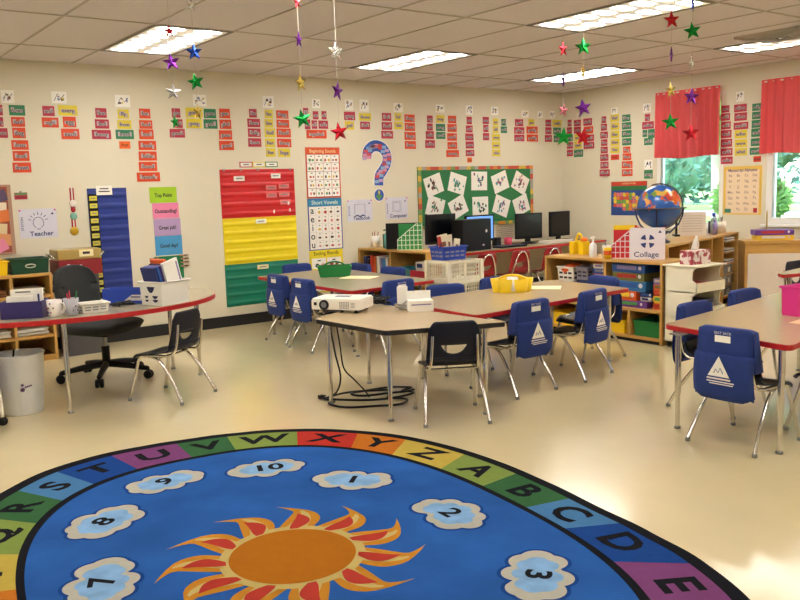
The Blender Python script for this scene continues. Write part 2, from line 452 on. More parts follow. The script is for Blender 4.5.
# ------------------------------------------------------------------ chairs
def shell_back(mb, mt, w=.325, z0=.335, z1=.598, y0=-.12, y1=-.170, hole='moon'):
    n = 28
    def Y(x, z):
        t = (z-z0)/(z1-z0); return y0+(y1-y0)*t+.012*(2*x/w)**2*(1-.3*t)-.01*math.sin(t*math.pi)
    xs = [-.5+i/n for i in range(n+1)]
    up = []; lo = []
    for u in xs:
        e = abs(2*u); x = u*w*(1-.0)
        zt = z1-.055*max(0, (e-.72)/.28)**2.2; zb = z0+.03*max(0, (e-.8)/.2)**2
        hz = z0+.075
        if hole == 'moon': a = .46; ht = hz+.048; hb = hz+.048-.054*max(0, 1-(e/a)**2.2)**.6 if e < a else ht
        else: a = .36; ht = hz+.035; hb = hz+.035-.10*max(0, 1-e/a) if e < a else ht
        tw = 1-.06*((ht-z0)/(z1-z0))
        up.append((x, ht, zt)); lo.append((x, zb, hb))
    for seg, cnt in ((up, 8), (lo, 3)):
        vs = []; fs = []
        for x, a, b in seg:
            for k in range(cnt+1):
                z = a+(b-a)*k/cnt; xx = x*(1.0-.10*(z-z0)/(z1-z0)); vs.append((xx, Y(xx, z), z))
        for i in range(n):
            for k in range(cnt): fs.append((i*(cnt+1)+k, (i+1)*(cnt+1)+k, (i+1)*(cnt+1)+k+1, i*(cnt+1)+k+1))
        mb.add(vs, fs, mt, True)
def shell_seat(mb, mt, w=.345):
    def fn(u, v):
        x = (u-.5); y = -.14+.345*v
        e = abs(2*x); ww = w*(1-.10*max(0, .35-v)/.35)
        k = 1-.10*max(0, (v-.86)/.14)**2
        z = .325+.012*math.cos(v*math.pi*1.2)-.016*(1-e*e)*math.sin(v*math.pi)-.035*max(0, (v-.82)/.18)**2
        z += .045*max(0, (.12-v)/.12)**1.5
        return (x*ww*k, y-.035*max(0, (e-.75)/.25)**2*(1 if v > .5 else 0)*v, z)
    mb.grid(fn, 14, 16, mt)
def chair(cover=True, red=False):
    t = thing('student_chair', None, None)
    pl = REDPL if red else NAVY
    s = MB(); shell_seat(s, pl); s.build('seat', t, solid=.007)
    b = MB(); shell_back(b, pl, hole='moon'); b.build('backrest', t, weld=.0005, solid=.007)
    for sx in (-1, 1):
        f = MB(); f.tube(catmull([(sx*.188, .20, .012), (sx*.172, .155, .17), (sx*.158, .125, .285), (sx*.15, .085, .306), (sx*.15, .0, .308), (sx*.15, -.06, .309)], 5, False), .0105, CHROME)
        lg = f.build('leg', t); MB().lathe([(.0, 0), (.013, 0), (.014, .012), (.012, .02), (0, .02)], STEEL, 10).build('glide', lg, (sx*.188, .20, 0))
        f = MB(); f.tube(catmull([(sx*.187, -.22, .012), (sx*.172, -.14, .15), (sx*.158, -.045, .27), (sx*.148, .02, .296), (sx*.14, .06, .298)], 5, False), .0105, CHROME)
        lg = f.build('leg', t); MB().lathe([(.0, 0), (.013, 0), (.014, .012), (.012, .02), (0, .02)], STEEL, 10).build('glide', lg, (sx*.187, -.22, 0))
        if not red:
            f = MB(); f.tube(catmull([(sx*.15, -.05, .3085), (sx*.148, -.11, .312), (sx*.14, -.150, .335), (sx*.134, -.168, .40), (sx*.128, -.184, .52)], 5, False), .0085, CHROME)
            f.build('back_support', t)
    f = MB()
    if red:
        f.tube(catmull([(-.14, -.05, .308), (-.14, -.12, .315), (-.13, -.155, .36), (-.10, -.178, .47), (-.05, -.192, .565), (0, -.196, .585), (.05, -.192, .565), (.10, -.178, .47), (.13, -.155, .36), (.14, -.12, .315), (.14, -.05, .308)], 6, False), .011, CHROME)
        f.build('back_hoop', t)
        f = MB()
    f.tube([(-.158, -.03, .292), (.158, -.03, .292)], .008, CHROME); f.tube([(-.15, .09, .298), (.15, .09, .298)], .008, CHROME); f.build('stretcher', t)
    if cover:
        c = MB()
        W = .325
        def back(u, v):      # outer rear panel
            x = (u-.5)*(W-.03*v); z = .282+.333*v - (.02*abs(2*u-1)**3 if v < .01 else 0) - .012*max(0, abs(2*u-1)-.8)/.2*(1 if v > .99 else 0)
            return (x, -.205-.006*math.sin(u*math.pi)+.010*abs(2*u-1)**3-.006*math.sin(v*math.pi), z)
        c.grid(back, 12, 10, COVER)
        def top(u, v):
            x = (u-.5)*(W-.03); return (x, -.205-.006*math.sin(u*math.pi)+.010*abs(2*u-1)**3+.050*v, .615-.012*max(0, abs(2*u-1)-.8)/.2+.004*math.sin(v*math.pi))
        c.grid(top, 12, 3, COVER)
        def front(u, v):
            x = (u-.5)*(W-.03*(1-v)); return (x, -.158-.006*math.sin(u*math.pi)+.010*abs(2*u-1)**3+.030*v, .615-.21*v-.012*max(0, abs(2*u-1)-.8)/.2*(1 if v < .01 else 0))
        c.grid(front, 12, 8, COVER)
        for s in (-1, 1):
            def side(u, v, s=s):
                x = s*(W/2-.015*(1-v)); return (x, -.195+.045*u+.032*v*u, .603-.2*v)
            c.grid(side, 3, 6, COVER)
        cv = c.build('chair_pocket', t, weld=.004, solid=.004)
        p = MB()
        def pk(u, v):
            x = (u-.5)*(W+.014-.012*v); e = abs(2*u-1); z = .252+.235*v-(.0 if v > .5 else .03*max(0, (e-.72)/.28)*(1-v*2)*-1)
            return (x, -.216-.010*math.sin(v*math.pi)-.006*math.sin(u*math.pi)+.018*e**3-.004*v, z)
        p.grid(pk, 12, 10, COVER); p.build('pocket', cv, solid=.004)
        y = -.283
        MB().box((0, -.2175, .563), (.085, .003, .033), PAPER).text('SEAT SACK', .019, CUT, TX(0, -.2185, .592)).build('name_label', cv)
        l = MB(); y = -.240
        l.poly([(-.065, y, .375), (.055, y, .375), (-.005, y, .478)], PAPER)
        l.tube([(-.03, y-.0005, .392), (-.022, y-.0005, .412), (-.006, y-.0005, .395), (.004, y-.0005, .42), (.02, y-.0005, .392)], .0022, COVER, 4)
        l.box((-.005, y, .3635), (.13, .0008, .008), CUT); l.box((.005, y, .349), (.15, .0008, .006), CUT); l.box((.01, y, .338), (.13, .0008, .005), CUT)
        l.build('pocket_logo', cv)
    return t
PROTO = {}
def put_chair(x, y, deg, label, group, kind='cover'):
    if kind not in PROTO: o = PROTO[kind] = chair(kind == 'cover', kind == 'red')
    else: o = copy_tree(PROTO[kind])
    o.location = (x, y, 0); o.rotation_euler = (0, 0, R(deg-90))
    return tag(o, label, 'chair', group)
GC = 'blue pocket-covered student chairs'; GN = 'bare navy student chairs'; GR = 'red chairs at the computer counter'
put_chair(-5.53, -4.15, 60, 'bare navy chair with chrome legs, back towards us, at the black-edged projector table', GN, 'plain')
put_chair(-6.60, -2.476, 121, "bare navy chair pulled up to the curved teacher's table", GN, 'plain')
put_chair(-1.32, -4.14, 268, 'bare navy chair behind the small far table at the right edge', GN, 'plain')
put_chair(-4.2, -5.80, 88, 'navy chair partly cut off at the near side of the right table', GN, 'plain')
put_chair(-4.8, -3.923, 92, 'blue-pocketed chair at the near side of the middle table, below the yellow caddy', GC)
put_chair(-4.18, -3.89, 101, 'blue-pocketed chair at the near side of the middle table, nearer the bookcase', GC)
put_chair(-4.64, -3.17, 257, 'chair behind the middle table before the cream crates, only its blue top showing', GC)
put_chair(-4.02, -3.11, 270, 'chair at the far side of the middle table hidden behind the yellow caddy', GC)
put_chair(-3.615, -3.545, 172, 'blue-pocketed chair at the right end of the middle table, before the game boxes', GC)
put_chair(-4.885, -1.19, 0, 'chair with blue pocket on the left side of the back table, nearest the pocket charts', GC)
put_chair(-4.92, -1.69, 1, 'chair with blue pocket on the left side of the back table, just behind the projector', GC)
put_chair(-4.42, -.55, 262, 'chair at the far end of the back table, its blue top before the green chart', GC)
put_chair(-4.63, -2.25, 95, 'chair with blue pocket at the near end of the back table, behind the tangled cables', GC)
put_chair(-4.15, -.93, 183, 'chair on the far right side of the back table, just right of the green caddy', GC)
put_chair(-4.17, -1.52, 183, 'chair on the right side of the back table, its blue top below the shelved books', GC)
put_chair(-4.72, -5.556, 0, 'nearest chair with large blue pocket at the left end of the right table', GC)
put_chair(-4.24, -5.10, 272, 'chair with blue pocket at the far left corner of the right table', GC)
put_chair(-3.52, -4.99, 270, 'chair behind the right table, its blue top in front of the cubby drawers', GC)
put_chair(-2.27, -.78, 90, 'red chair with chrome hoop at the computer counter, next to the white crates', GR, 'red')
put_chair(-1.74, -.78, 90, 'red chair with chrome hoop at the computer counter, middle of the three', GR, 'red')
put_chair(-1.2, -.78, 90, 'red chair with chrome hoop at the computer counter, partly behind the wooden shelf', GR, 'red')

# ------------------------------------------------------------------ tables
def table(poly, h, edge, top, legs, label, name='classroom_table', th=.028):
    cxx = sum(p[0] for p in poly)/len(poly); cyy = sum(p[1] for p in poly)/len(poly)
    t = thing(name, label, 'table', (cxx, cyy, 0))
    pl = [(p[0]-cxx, p[1]-cyy) for p in poly]
    MB().prism(pl, h-th, h, top, side=edge).build('tabletop', t)
    MB().prism([(p[0]*1.004, p[1]*1.004) for p in pl], h-th+.002, h-.002, edge).build('edge_band', t)
    for x, y in legs:
        m = MB(); x -= cxx; y -= cyy
        m.tube([(x, y, .01), (x, y, .22)], .0125, CHROME, 10); m.tube([(x, y, .20), (x, y, h-th)], .0165, CHROME, 10)
        m.lathe([(0, 0), (.017, 0), (.019, .008), (.014, .016), (0, .016)], STEEL, 12, Matrix.Translation((x, y, 0)))
        m.box((x, y, h-th-.004), (.07, .07, .008), STEEL)
        m.build('leg', t)
    return t
def quad(a, b, c, d, r=.05): return round_poly([a, b, c, d], r)
table(round_poly([(-6.0, -3.405), (-5.956, -4.095), (-5.275, -4.37), (-5.33, -3.02)], .03), .56, BLKEDGE, LAM, [(-5.915, -3.42), (-5.865, -4.0), (-5.36, -4.27), (-5.411, -3.12)], 'black-edged trapezoid table carrying the white projector', 'projector_table')
table(quad((-5.225, -4.05), (-3.55, -3.91), (-3.50, -3.07), (-5.17, -3.17)), .56, REDEDGE, LAM, [(-5.1, -3.93), (-3.66, -3.80), (-3.62, -3.18), (-5.05, -3.28)], 'red-edged rectangular table in the middle with the yellow caddy')
table(quad((-5.045, -2.375), (-4.10, -2.27), (-4.04, -.55), (-4.995, -.66)), .56, REDEDGE, LAMG, [(-4.93, -2.26), (-4.2, -2.17), (-4.16, -.66), (-4.9, -.78)], 'red-edged rectangular table at the back with the green caddy')
table(quad((-4.865, -5.865), (-2.95, -5.60), (-2.90, -4.815), (-4.735, -5.065)), .56, REDEDGE, LAM, [(-4.80, -5.79), (-4.79, -5.20), (-3.0, -4.93), (-3.05, -5.5)], 'red-edged table at the right edge with the pink bin')
table(quad((-2.1, -4.30), (-.75, -4.62), (-.7, -4.02), (-2.0, -4.20), .03), .56, REDEDGE, LAM, [(-1.93, -4.27), (-.85, -4.52), (-.8, -4.1)], 'small red-edged far table seen at the right edge with a bright top')
kid = []
for i in range(0, 181, 12):
    a = R(-i); kid.append((-7.05+1.02*math.cos(a), -1.86+.775*math.sin(a)))
kid += [(-8.02, -1.60), (-7.86, -1.44), (-7.64, -1.44), (-7.50, -1.62), (-7.30, -1.86), (-7.05, -1.94), (-6.80, -1.86), (-6.58, -1.62), (-6.45, -1.44), (-6.24, -1.42), (-6.08, -1.58)]
table(catmull(kid, 3), .63, REDEDGE, LAMG, [(-7.262, -2.449), (-6.18, -1.98), (-7.92, -1.72), (-6.25, -1.62)], "red-edged kidney-shaped teacher's table on the left", 'kidney_table', .032)
# long counter for the computers along the back wall
table(quad((-3.0, -.86), (-.06, -.80), (-.06, -.06), (-3.0, -.06), .02), .615, REDEDGE, LAM, [(-2.9, -.76), (-.2, -.7), (-1.5, -.74), (-2.9, -.15), (-.2, -.15)], 'long red-edged computer table along the back wall', 'computer_table')

# ------------------------------------------------------------------ office chair
t = thing('office_chair', "black fabric office chair on casters at the teacher's table", 'chair', (-6.75, -1.575, 0), R(30))
m = MB(); m.grid(lambda u, v: ((u-.5)*.56*(1-.22*abs(2*v-1)**3), (v-.5)*.52*(1-.2*abs(2*u-1)**3), .45-.02*(abs(2*u-1)**4+abs(2*v-1)**4)), 16, 16, BLKFAB)
m.build('seat', t, solid=.07, off=-1, sub=1)
m = MB(); m.grid(lambda u, v: ((u-.5)*.45*(1-.22*abs(2*v-1)**3), .27+.05*v-.05*(abs(2*u-1))**2, .47+.385*v-.03*abs(2*u-1)**3*(1 if v > .5 else -1)), 16, 16, BLKFAB)
m.build('backrest', t, solid=.06, off=1, sub=1)
m = MB(); m.tube([(0, .08, .36), (0, .26, .36), (0, .325, .42), (0, .335, .62)], .018, BLACK); m.build('back_bracket', t)
m = MB(); m.tube([(0, 0, .09), (0, 0, .25)], .03, BLACK, 12); m.tube([(0, 0, .25), (0, 0, .335)], .018, STEEL, 12); m.box((0, 0, .36), (.2, .24, .05), BLACK); m.build('gas_column', t)
for i in range(5):
    a = R(213+72*i); c, s = math.cos(a), math.sin(a)
    m = MB(); m.tube([(0, 0, .115), (c*.17, s*.17, .10), (c*.33, s*.33, .078)], [.028, .024, .018], BLACK, 8); l = m.build('base_arm', t)
    m = MB()
    for d in (-1, 1):
        m.lathe([(0, -.011), (.03, -.011), (.033, 0), (.03, .011), (0, .011)], BLACK, 14, Matrix.Translation((c*.33-s*.016*d, s*.33+c*.016*d, .033)) @ Matrix.Rotation(a, 4, 'Z') @ Matrix.Rotation(R(90), 4, 'X'))
    m.tube([(c*.33, s*.33, .085), (c*.33, s*.33, .033)], .01, BLACK); m.build('caster', l)
m = MB(); m.tube([(.10, .02, .37), (.27, .03, .365), (.30, .03, .365)], .006, CHROME); m.build('lever', t)

# ------------------------------------------------------------------ word wall
CARDS=[
 ('b',0,'left',[(-7.002, 2.123, 0.04, 0.089, 'crimson', 'did'), (-7.009, 2.023, 0.048, 0.082, 'crimson', 'day'), (-7.009, 1.93, 0.103, 0.082, 'crimson', 'does')]),
 ('b',0,'right',[(-6.866, 2.125, 0.129, 0.088, 'green', 'down'), (-6.866, 2.026, 0.11, 0.083, 'orange', 'dad'), (-6.866, 1.932, 0.106, 0.091, 'orange', 'dog'), (-6.867, 1.829, 0.138, 0.083, 'orange', 'dress'), (-6.866, 1.735, 0.134, 0.087, 'orange', 'drink'), (-6.867, 1.636, 0.151, 0.087, 'orange', 'drawn')]),
 ('b',1,'left',[(-6.606, 2.126, 0.101, 0.087, 'crimson', 'end'), (-6.599, 2.027, 0.14, 0.087, 'orange', 'eight')]),
 ('b',1,'right',[(-6.44, 2.136, 0.165, 0.09, 'yellow', 'every'), (-6.434, 2.035, 0.113, 0.093, 'orange', 'egg'), (-6.435, 1.929, 0.157, 0.093, 'orange', 'each')]),
 ('b',2,'left',[(-6.148, 2.122, 0.1, 0.087, 'crimson', 'few'), (-6.146, 2.023, 0.127, 0.084, 'crimson', 'find'), (-6.158, 1.928, 0.173, 0.084, 'crimson', 'funny')]),
 ('b',2,'middle',[(-5.943, 2.118, 0.103, 0.084, 'yellow', 'fly'), (-5.94, 2.022, 0.131, 0.08, 'yellow', 'from'), (-5.943, 1.931, 0.169, 0.085, 'green', 'friend'), (-5.95, 1.834, 0.103, 0.068, 'plainorange', 'four')]),
 ('b',2,'right',[(-5.739, 2.128, 0.106, 0.09, 'orange', 'for'), (-5.736, 2.026, 0.125, 0.08, 'orange', 'food'), (-5.737, 1.935, 0.14, 0.092, 'orange', 'first'), (-5.735, 1.831, 0.17, 0.087, 'orange', 'family'), (-5.738, 1.732, 0.174, 0.086, 'orange', 'father'), (-5.743, 1.634, 0.175, 0.087, 'orange', 'found'), (-5.745, 1.535, 0.224, 0.087, 'orange', 'favorite')]),
 ('b',3,'far left',[(-5.43, 2.142, 0.085, 0.088, 'crimson', 'go'), (-5.411, 2.042, 0.081, 0.082, 'crimson', 'get'), (-5.43, 1.949, 0.152, 0.082, 'crimson', 'good')]),
 ('b',3,'middle left',[(-5.245, 2.151, 0.176, 0.092, 'yellow', 'going'), (-5.252, 2.046, 0.161, 0.092, 'yellow', 'giving')]),
 ('b',3,'middle right',[(-5.08, 2.146, 0.127, 0.09, 'green', 'green'), (-5.079, 2.044, 0.144, 0.09, 'green', 'girl')]),
 ('b',3,'far right',[(-4.922, 2.151, 0.114, 0.094, 'orange', 'give'), (-4.92, 2.044, 0.125, 0.092, 'orange', 'glad'), (-4.924, 1.939, 0.141, 0.092, 'orange', 'guess'), (-4.92, 1.835, 0.158, 0.092, 'orange', 'great')]),
 ('b',4,'left',[(-4.608, 2.161, 0.085, 0.085, 'crimson', 'he'), (-4.604, 2.064, 0.142, 0.086, 'crimson', 'have'), (-4.603, 1.966, 0.143, 0.087, 'crimson', 'help'), (-4.604, 1.867, 0.148, 0.087, 'crimson', 'house')]),
 ('b',4,'middle',[(-4.427, 2.159, 0.093, 0.084, 'yellow', 'his'), (-4.431, 2.064, 0.099, 0.085, 'yellow', 'him'), (-4.424, 1.968, 0.122, 0.091, 'yellow', 'had'), (-4.428, 1.865, 0.111, 0.087, 'yellow', 'her'), (-4.426, 1.766, 0.105, 0.087, 'yellow', 'has')]),
 ('b',4,'right',[(-4.267, 2.158, 0.143, 0.084, 'orange', 'happy'), (-4.266, 2.063, 0.149, 0.084, 'orange', 'home'), (-4.261, 1.968, 0.167, 0.092, 'orange', 'hand'), (-4.261, 1.864, 0.167, 0.089, 'orange', 'hurry'), (-4.266, 1.763, 0.138, 0.089, 'yellow', 'hope')]),
 ('b',5,'left',[(-3.983, 2.181, 0.062, 0.104, 'crimson', 'I'), (-3.967, 2.063, 0.068, 0.104, 'crimson', 'is')]),
 ('b',5,'middle',[(-3.862, 2.16, 0.069, 0.086, 'crimson', 'in'), (-3.882, 2.062, 0.069, 0.09, 'crimson', 'if'), (-3.86, 1.961, 0.252, 0.09, 'orange', 'important')]),
 ('b',5,'right',[(-3.756, 2.163, 0.061, 0.088, 'crimson', 'it'), (-3.77, 2.063, 0.12, 0.088, 'crimson', 'into')]),
 ('b',6,'only',[(-3.425, 2.164, 0.145, 0.091, 'crimson', 'jump'), (-3.43, 2.061, 0.119, 0.091, 'yellow', 'job')]),
 ('b',7,'only',[(-3.217, 2.158, 0.163, 0.082, 'yellow', 'know'), (-3.221, 2.065, 0.13, 0.082, 'crimson', 'kid')]),
 ('b',8,'left',[(-2.919, 2.166, 0.127, 0.089, 'crimson', 'let'), (-2.919, 2.065, 0.142, 0.086, 'crimson', 'look'), (-2.918, 1.967, 0.162, 0.086, 'crimson', 'little')]),
 ('b',8,'middle',[(-2.755, 2.17, 0.101, 0.084, 'yellow', 'lot'), (-2.752, 2.074, 0.123, 0.084, 'yellow', 'like')]),
 ('b',8,'right',[(-2.589, 2.159, 0.147, 0.087, 'orange', 'long'), (-2.588, 2.06, 0.147, 0.092, 'orange', 'leave'), (-2.589, 1.956, 0.162, 0.091, 'orange', 'large'), (-2.588, 1.853, 0.162, 0.091, 'orange', 'learn')]),
 ('b',9,'left',[(-2.285, 2.158, 0.084, 0.082, 'crimson', 'my'), (-2.288, 2.065, 0.084, 0.083, 'crimson', 'me'), (-2.292, 1.971, 0.122, 0.092, 'crimson', 'make'), (-2.292, 1.866, 0.145, 0.092, 'crimson', 'mother')]),
 ('b',9,'middle',[(-2.124, 2.162, 0.124, 0.088, 'yellow', 'may'), (-2.124, 2.062, 0.14, 0.083, 'green', 'many'), (-2.124, 1.968, 0.141, 0.083, 'green', 'much')]),
 ('b',9,'right',[(-1.94, 2.16, 0.127, 0.089, 'orange', 'more'), (-1.943, 2.059, 0.143, 0.094, 'orange', 'must'), (-1.947, 1.952, 0.151, 0.09, 'orange', 'most'), (-1.945, 1.85, 0.151, 0.084, 'orange', 'mile'), (-1.944, 1.754, 0.199, 0.084, 'orange', 'money')]),
 ('b',10,'only',[(-1.664, 2.155, 0.082, 0.091, 'crimson', 'no'), (-1.666, 2.052, 0.106, 0.085, 'crimson', 'not'), (-1.667, 1.955, 0.132, 0.085, 'crimson', 'name'), (-1.663, 1.858, 0.132, 0.086, 'crimson', 'never'), (-1.661, 1.76, 0.14, 0.075, 'crimson', 'night'), (-1.671, 1.675, 0.074, 0.06, 'plainorange', 'now')]),
 ('b',11,'left',[(-1.389, 2.161, 0.102, 0.086, 'crimson', 'on'), (-1.39, 2.063, 0.085, 0.089, 'crimson', 'of'), (-1.389, 1.962, 0.101, 0.089, 'crimson', 'our')]),
 ('b',11,'middle',[(-1.222, 2.146, 0.086, 0.082, 'yellow', 'or'), (-1.224, 2.053, 0.095, 0.087, 'yellow', 'old'), (-1.218, 1.954, 0.138, 0.086, 'yellow', 'once'), (-1.22, 1.856, 0.138, 0.084, 'yellow', 'over'), (-1.218, 1.76, 0.138, 0.084, 'yellow', 'other')]),
 ('b',11,'right',[(-1.082, 2.145, 0.078, 0.083, 'green', 'off'), (-1.08, 2.052, 0.105, 0.083, 'green', 'out')]),
 ('b',12,'left',[(-0.809, 2.146, 0.145, 0.087, 'crimson', 'put'), (-0.807, 2.047, 0.181, 0.084, 'crimson', 'play'), (-0.807, 1.952, 0.18, 0.084, 'crimson', 'people')]),
 ('b',12,'right',[(-0.584, 2.153, 0.111, 0.084, 'yellow', 'pan'), (-0.573, 2.057, 0.203, 0.091, 'orange', 'party'), (-0.569, 1.954, 0.204, 0.091, 'orange', 'pretty')]),
 ('b',13,'left',[(-0.267, 2.153, 0.105, 0.088, 'crimson', 'ran'), (-0.266, 2.053, 0.115, 0.09, 'crimson', 'run'), (-0.267, 1.951, 0.134, 0.09, 'crimson', 'read')]),
 ('b',13,'right',[(-0.098, 2.153, 0.175, 0.09, 'yellow', 'really'), (-0.099, 2.051, 0.146, 0.091, 'green', 'ride'), (-0.09, 1.948, 0.147, 0.091, 'green', 'right')]),
 ('r',0,'left',[(-0.136, 2.148, 0.067, 0.086, 'crimson', 'so'), (-0.132, 2.05, 0.088, 0.087, 'crimson', 'see'), (-0.141, 1.951, 0.097, 0.087, 'green', 'say'), (-0.14, 1.852, 0.106, 0.087, 'crimson', 'said'), (-0.14, 1.753, 0.105, 0.087, 'crimson', 'saw')]),
 ('r',0,'middle',[(-0.272, 2.137, 0.12, 0.08, 'crimson', 'she'), (-0.272, 2.046, 0.121, 0.085, 'crimson', 'some'), (-0.277, 1.948, 0.113, 0.085, 'yellow', 'soon'), (-0.285, 1.85, 0.129, 0.095, 'yellow', 'saw'), (-0.291, 1.741, 0.156, 0.095, 'green', 'school')]),
 ('r',0,'right',[(-0.442, 2.137, 0.152, 0.091, 'crimson', 'should'), (-0.459, 2.033, 0.159, 0.091, 'orange', 'such'), (-0.459, 1.93, 0.185, 0.084, 'crimson', 'still'), (-0.467, 1.833, 0.177, 0.084, 'crimson', 'small')]),
 ('r',1,'left',[(-0.714, 2.144, 0.073, 0.083, 'crimson', 'to'), (-0.715, 2.05, 0.097, 0.087, 'crimson', 'the'), (-0.718, 1.951, 0.121, 0.084, 'crimson', 'they'), (-0.72, 1.855, 0.101, 0.083, 'crimson', 'too'), (-0.72, 1.761, 0.113, 0.084, 'crimson', 'two'), (-0.722, 1.665, 0.13, 0.085, 'crimson', 'take'), (-0.724, 1.568, 0.13, 0.085, 'crimson', 'tell'), (-0.727, 1.471, 0.163, 0.085, 'crimson', 'thank')]),
 ('r',1,'middle',[(-0.887, 2.151, 0.134, 0.09, 'yellow', 'that'), (-0.89, 2.049, 0.134, 0.09, 'yellow', 'then'), (-0.891, 1.947, 0.134, 0.087, 'yellow', 'than'), (-0.893, 1.848, 0.138, 0.082, 'yellow', 'them'), (-0.893, 1.755, 0.137, 0.083, 'yellow', 'this'), (-0.893, 1.661, 0.126, 0.066, 'plainred', 'tree')]),
 ('r',1,'right',[(-1.065, 2.136, 0.122, 0.084, 'green', 'their'), (-1.072, 2.04, 0.138, 0.086, 'green', 'these'), (-1.074, 1.942, 0.146, 0.085, 'green', 'there'), (-1.076, 1.844, 0.138, 0.086, 'green', 'three'), (-1.075, 1.746, 0.108, 0.077, 'orange', 'try'), (-1.079, 1.658, 0.131, 0.086, 'orange', 'turn'), (-1.083, 1.56, 0.162, 0.087, 'orange', 'thing'), (-1.085, 1.461, 0.162, 0.087, 'orange', 'think')]),
 ('r',2,'main',[(-1.383, 2.116, 0.073, 0.083, 'crimson', 'up'), (-1.391, 2.022, 0.168, 0.087, 'crimson', 'under'), (-1.348, 1.927, 0.068, 0.085, 'green', 'us'), (-1.4, 1.827, 0.124, 0.085, 'green', 'until')]),
 ('r',2,'extra',[(-1.441, 1.92, 0.093, 0.105, 'green', 'use')]),
 ('r',3,'only',[(-1.404, 1.431, 0.125, 0.105, 'green', 'very')]),
 ('r',4,'left',[(-2.427, 2.121, 0.099, 0.077, 'crimson', 'was'), (-2.43, 2.033, 0.112, 0.081, 'crimson', 'with'), (-2.439, 1.94, 0.117, 0.084, 'crimson', 'will'), (-2.444, 1.845, 0.13, 0.087, 'crimson', 'went'), (-2.45, 1.746, 0.136, 0.088, 'crimson', 'want'), (-2.454, 1.646, 0.143, 0.081, 'crimson', 'walk'), (-2.459, 1.554, 0.142, 0.081, 'crimson', 'water')]),
 ('r',4,'middle',[(-2.61, 2.115, 0.15, 0.083, 'crimson', 'when'), (-2.615, 2.021, 0.149, 0.087, 'crimson', 'where'), (-2.621, 1.922, 0.173, 0.078, 'crimson', 'world'), (-2.623, 1.833, 0.144, 0.089, 'yellow', 'who'), (-2.626, 1.732, 0.144, 0.082, 'yellow', 'were'), (-2.628, 1.639, 0.144, 0.082, 'yellow', 'what')]),
 ('r',4,'right',[(-2.812, 2.107, 0.122, 0.077, 'green', 'why'), (-2.815, 2.019, 0.127, 0.079, 'green', 'wish'), (-2.816, 1.929, 0.133, 0.083, 'green', 'word'), (-2.817, 1.836, 0.14, 0.09, 'green', 'write'), (-2.817, 1.734, 0.145, 0.084, 'green', 'work'), (-2.815, 1.638, 0.163, 0.076, 'green', 'would'), (-2.823, 1.551, 0.087, 0.061, 'plainred', 'wow')]),
]
HEADS=[
 ('b',0,-6.932,2.237,0.104,0.109),
 ('b',1,-6.507,2.247,0.129,0.104),
 ('b',2,-5.941,2.237,0.140,0.109),
 ('b',3,-5.180,2.269,0.136,0.111),
 ('b',4,-4.427,2.281,0.128,0.121),
 ('b',5,-3.850,2.283,0.100,0.094),
 ('b',6,-3.426,2.283,0.106,0.119),
 ('b',7,-3.225,2.284,0.122,0.131),
 ('b',8,-2.751,2.277,0.136,0.102),
 ('b',9,-2.125,2.285,0.139,0.094),
 ('b',10,-1.663,2.281,0.115,0.108),
 ('b',11,-1.237,2.282,0.121,0.105),
 ('b',12,-0.698,2.259,0.128,0.089),
 ('b',20,-0.421,2.260,0.094,0.084),
 ('b',13,-0.193,2.266,0.096,0.098),
 ('r',0,-0.315,2.231,0.086,0.064),
 ('r',1,-0.881,2.238,0.095,0.080),
 ('r',2,-1.374,2.230,0.117,0.107),
 ('r',3,-1.403,1.550,0.117,0.115),
 ('r',4,-2.601,2.240,0.096,0.108),
]

WR = {'b': 0., 'r': -math.pi/2}
def wpos(w, u, z, off=0.): return (u, -off, z) if w == 'b' else (-off, u, z)
def wtag(mb, name, w, u, z, label, cat, group=None, off=-.0006, tilt=0.):
    o = mb.build(name, loc=wpos(w, u, z, off), rz=WR[w])
    if tilt: o.rotation_euler = (0, tilt, WR[w])
    return tag(o, label, cat, group)
def card_mesh(w, h, col, word):
    m = MB(); m.box((0, -.002, 0), (w, .004, h), CARD[col])
    n = len(word)
    if col.startswith('plain'):
        m.text(word, h*.62, INK, TX(0, -.0046, 0), .008, sx=min(1.1, w*.8/(h*.62*.52*n)))
    else:
        tw = w*.76; th = h*.56
        sz = h*.60; sx = max(.5, min(1.25, tw*.92/(sz*.5*n)))
        # white word shape: tall part for tall letters, low part for the others
        x0 = -tw/2; cw = tw/n
        for i, c in enumerate(word):
            lo = -th*.42; hi = th*.22
            if c in 'bdfhklt' or c.isupper(): hi = th*.56
            if c in 'gjpqy': lo = -th*.72
            m.box((x0+cw*(i+.5), -.0043, (lo+hi)/2), (cw*1.02, .0012, (hi-lo)*.86), CUTG)
        m.text(word, sz, INK, TX(0, -.0052, -th*.06), .004, sx=sx)
    return m
CNAME = {'crimson': 'crimson', 'orange': 'orange-red', 'yellow': 'yellow', 'green': 'green', 'plainorange': 'bright orange', 'plainred': 'plain scarlet'}
WALLN = {'b': 'back wall', 'r': 'window wall'}
for w, cl, side, items in CARDS:
    for i, (u, z, cw, ch, col, word) in enumerate(items):
        cn = CNAME[col]; cln = NTH[cl]+' word cluster'
        if len(items) == 1: place = 'alone in its column'
        elif i == 0: place = 'topmost'
        elif i == len(items)-1: place = 'lowest'
        else: place = ORD[i]+' down'
        if w == 'r' and cl == 3: lab = 'green word card alone below the second picture card left of the curtain'
        elif side == 'extra': lab = 'green word card at the right of a pair in the third word cluster, window wall'
        else:
            sd = {'only': 'single column', 'main': 'single column'}.get(side, side+' column')
            lab = '%s word card, %s in %s of %s, %s' % (cn, place, sd, cln, WALLN[w])
        wtag(card_mesh(cw, ch, col, word), 'word_card', w, u, z, lab, 'word card', 'word cards on the '+WALLN[w])
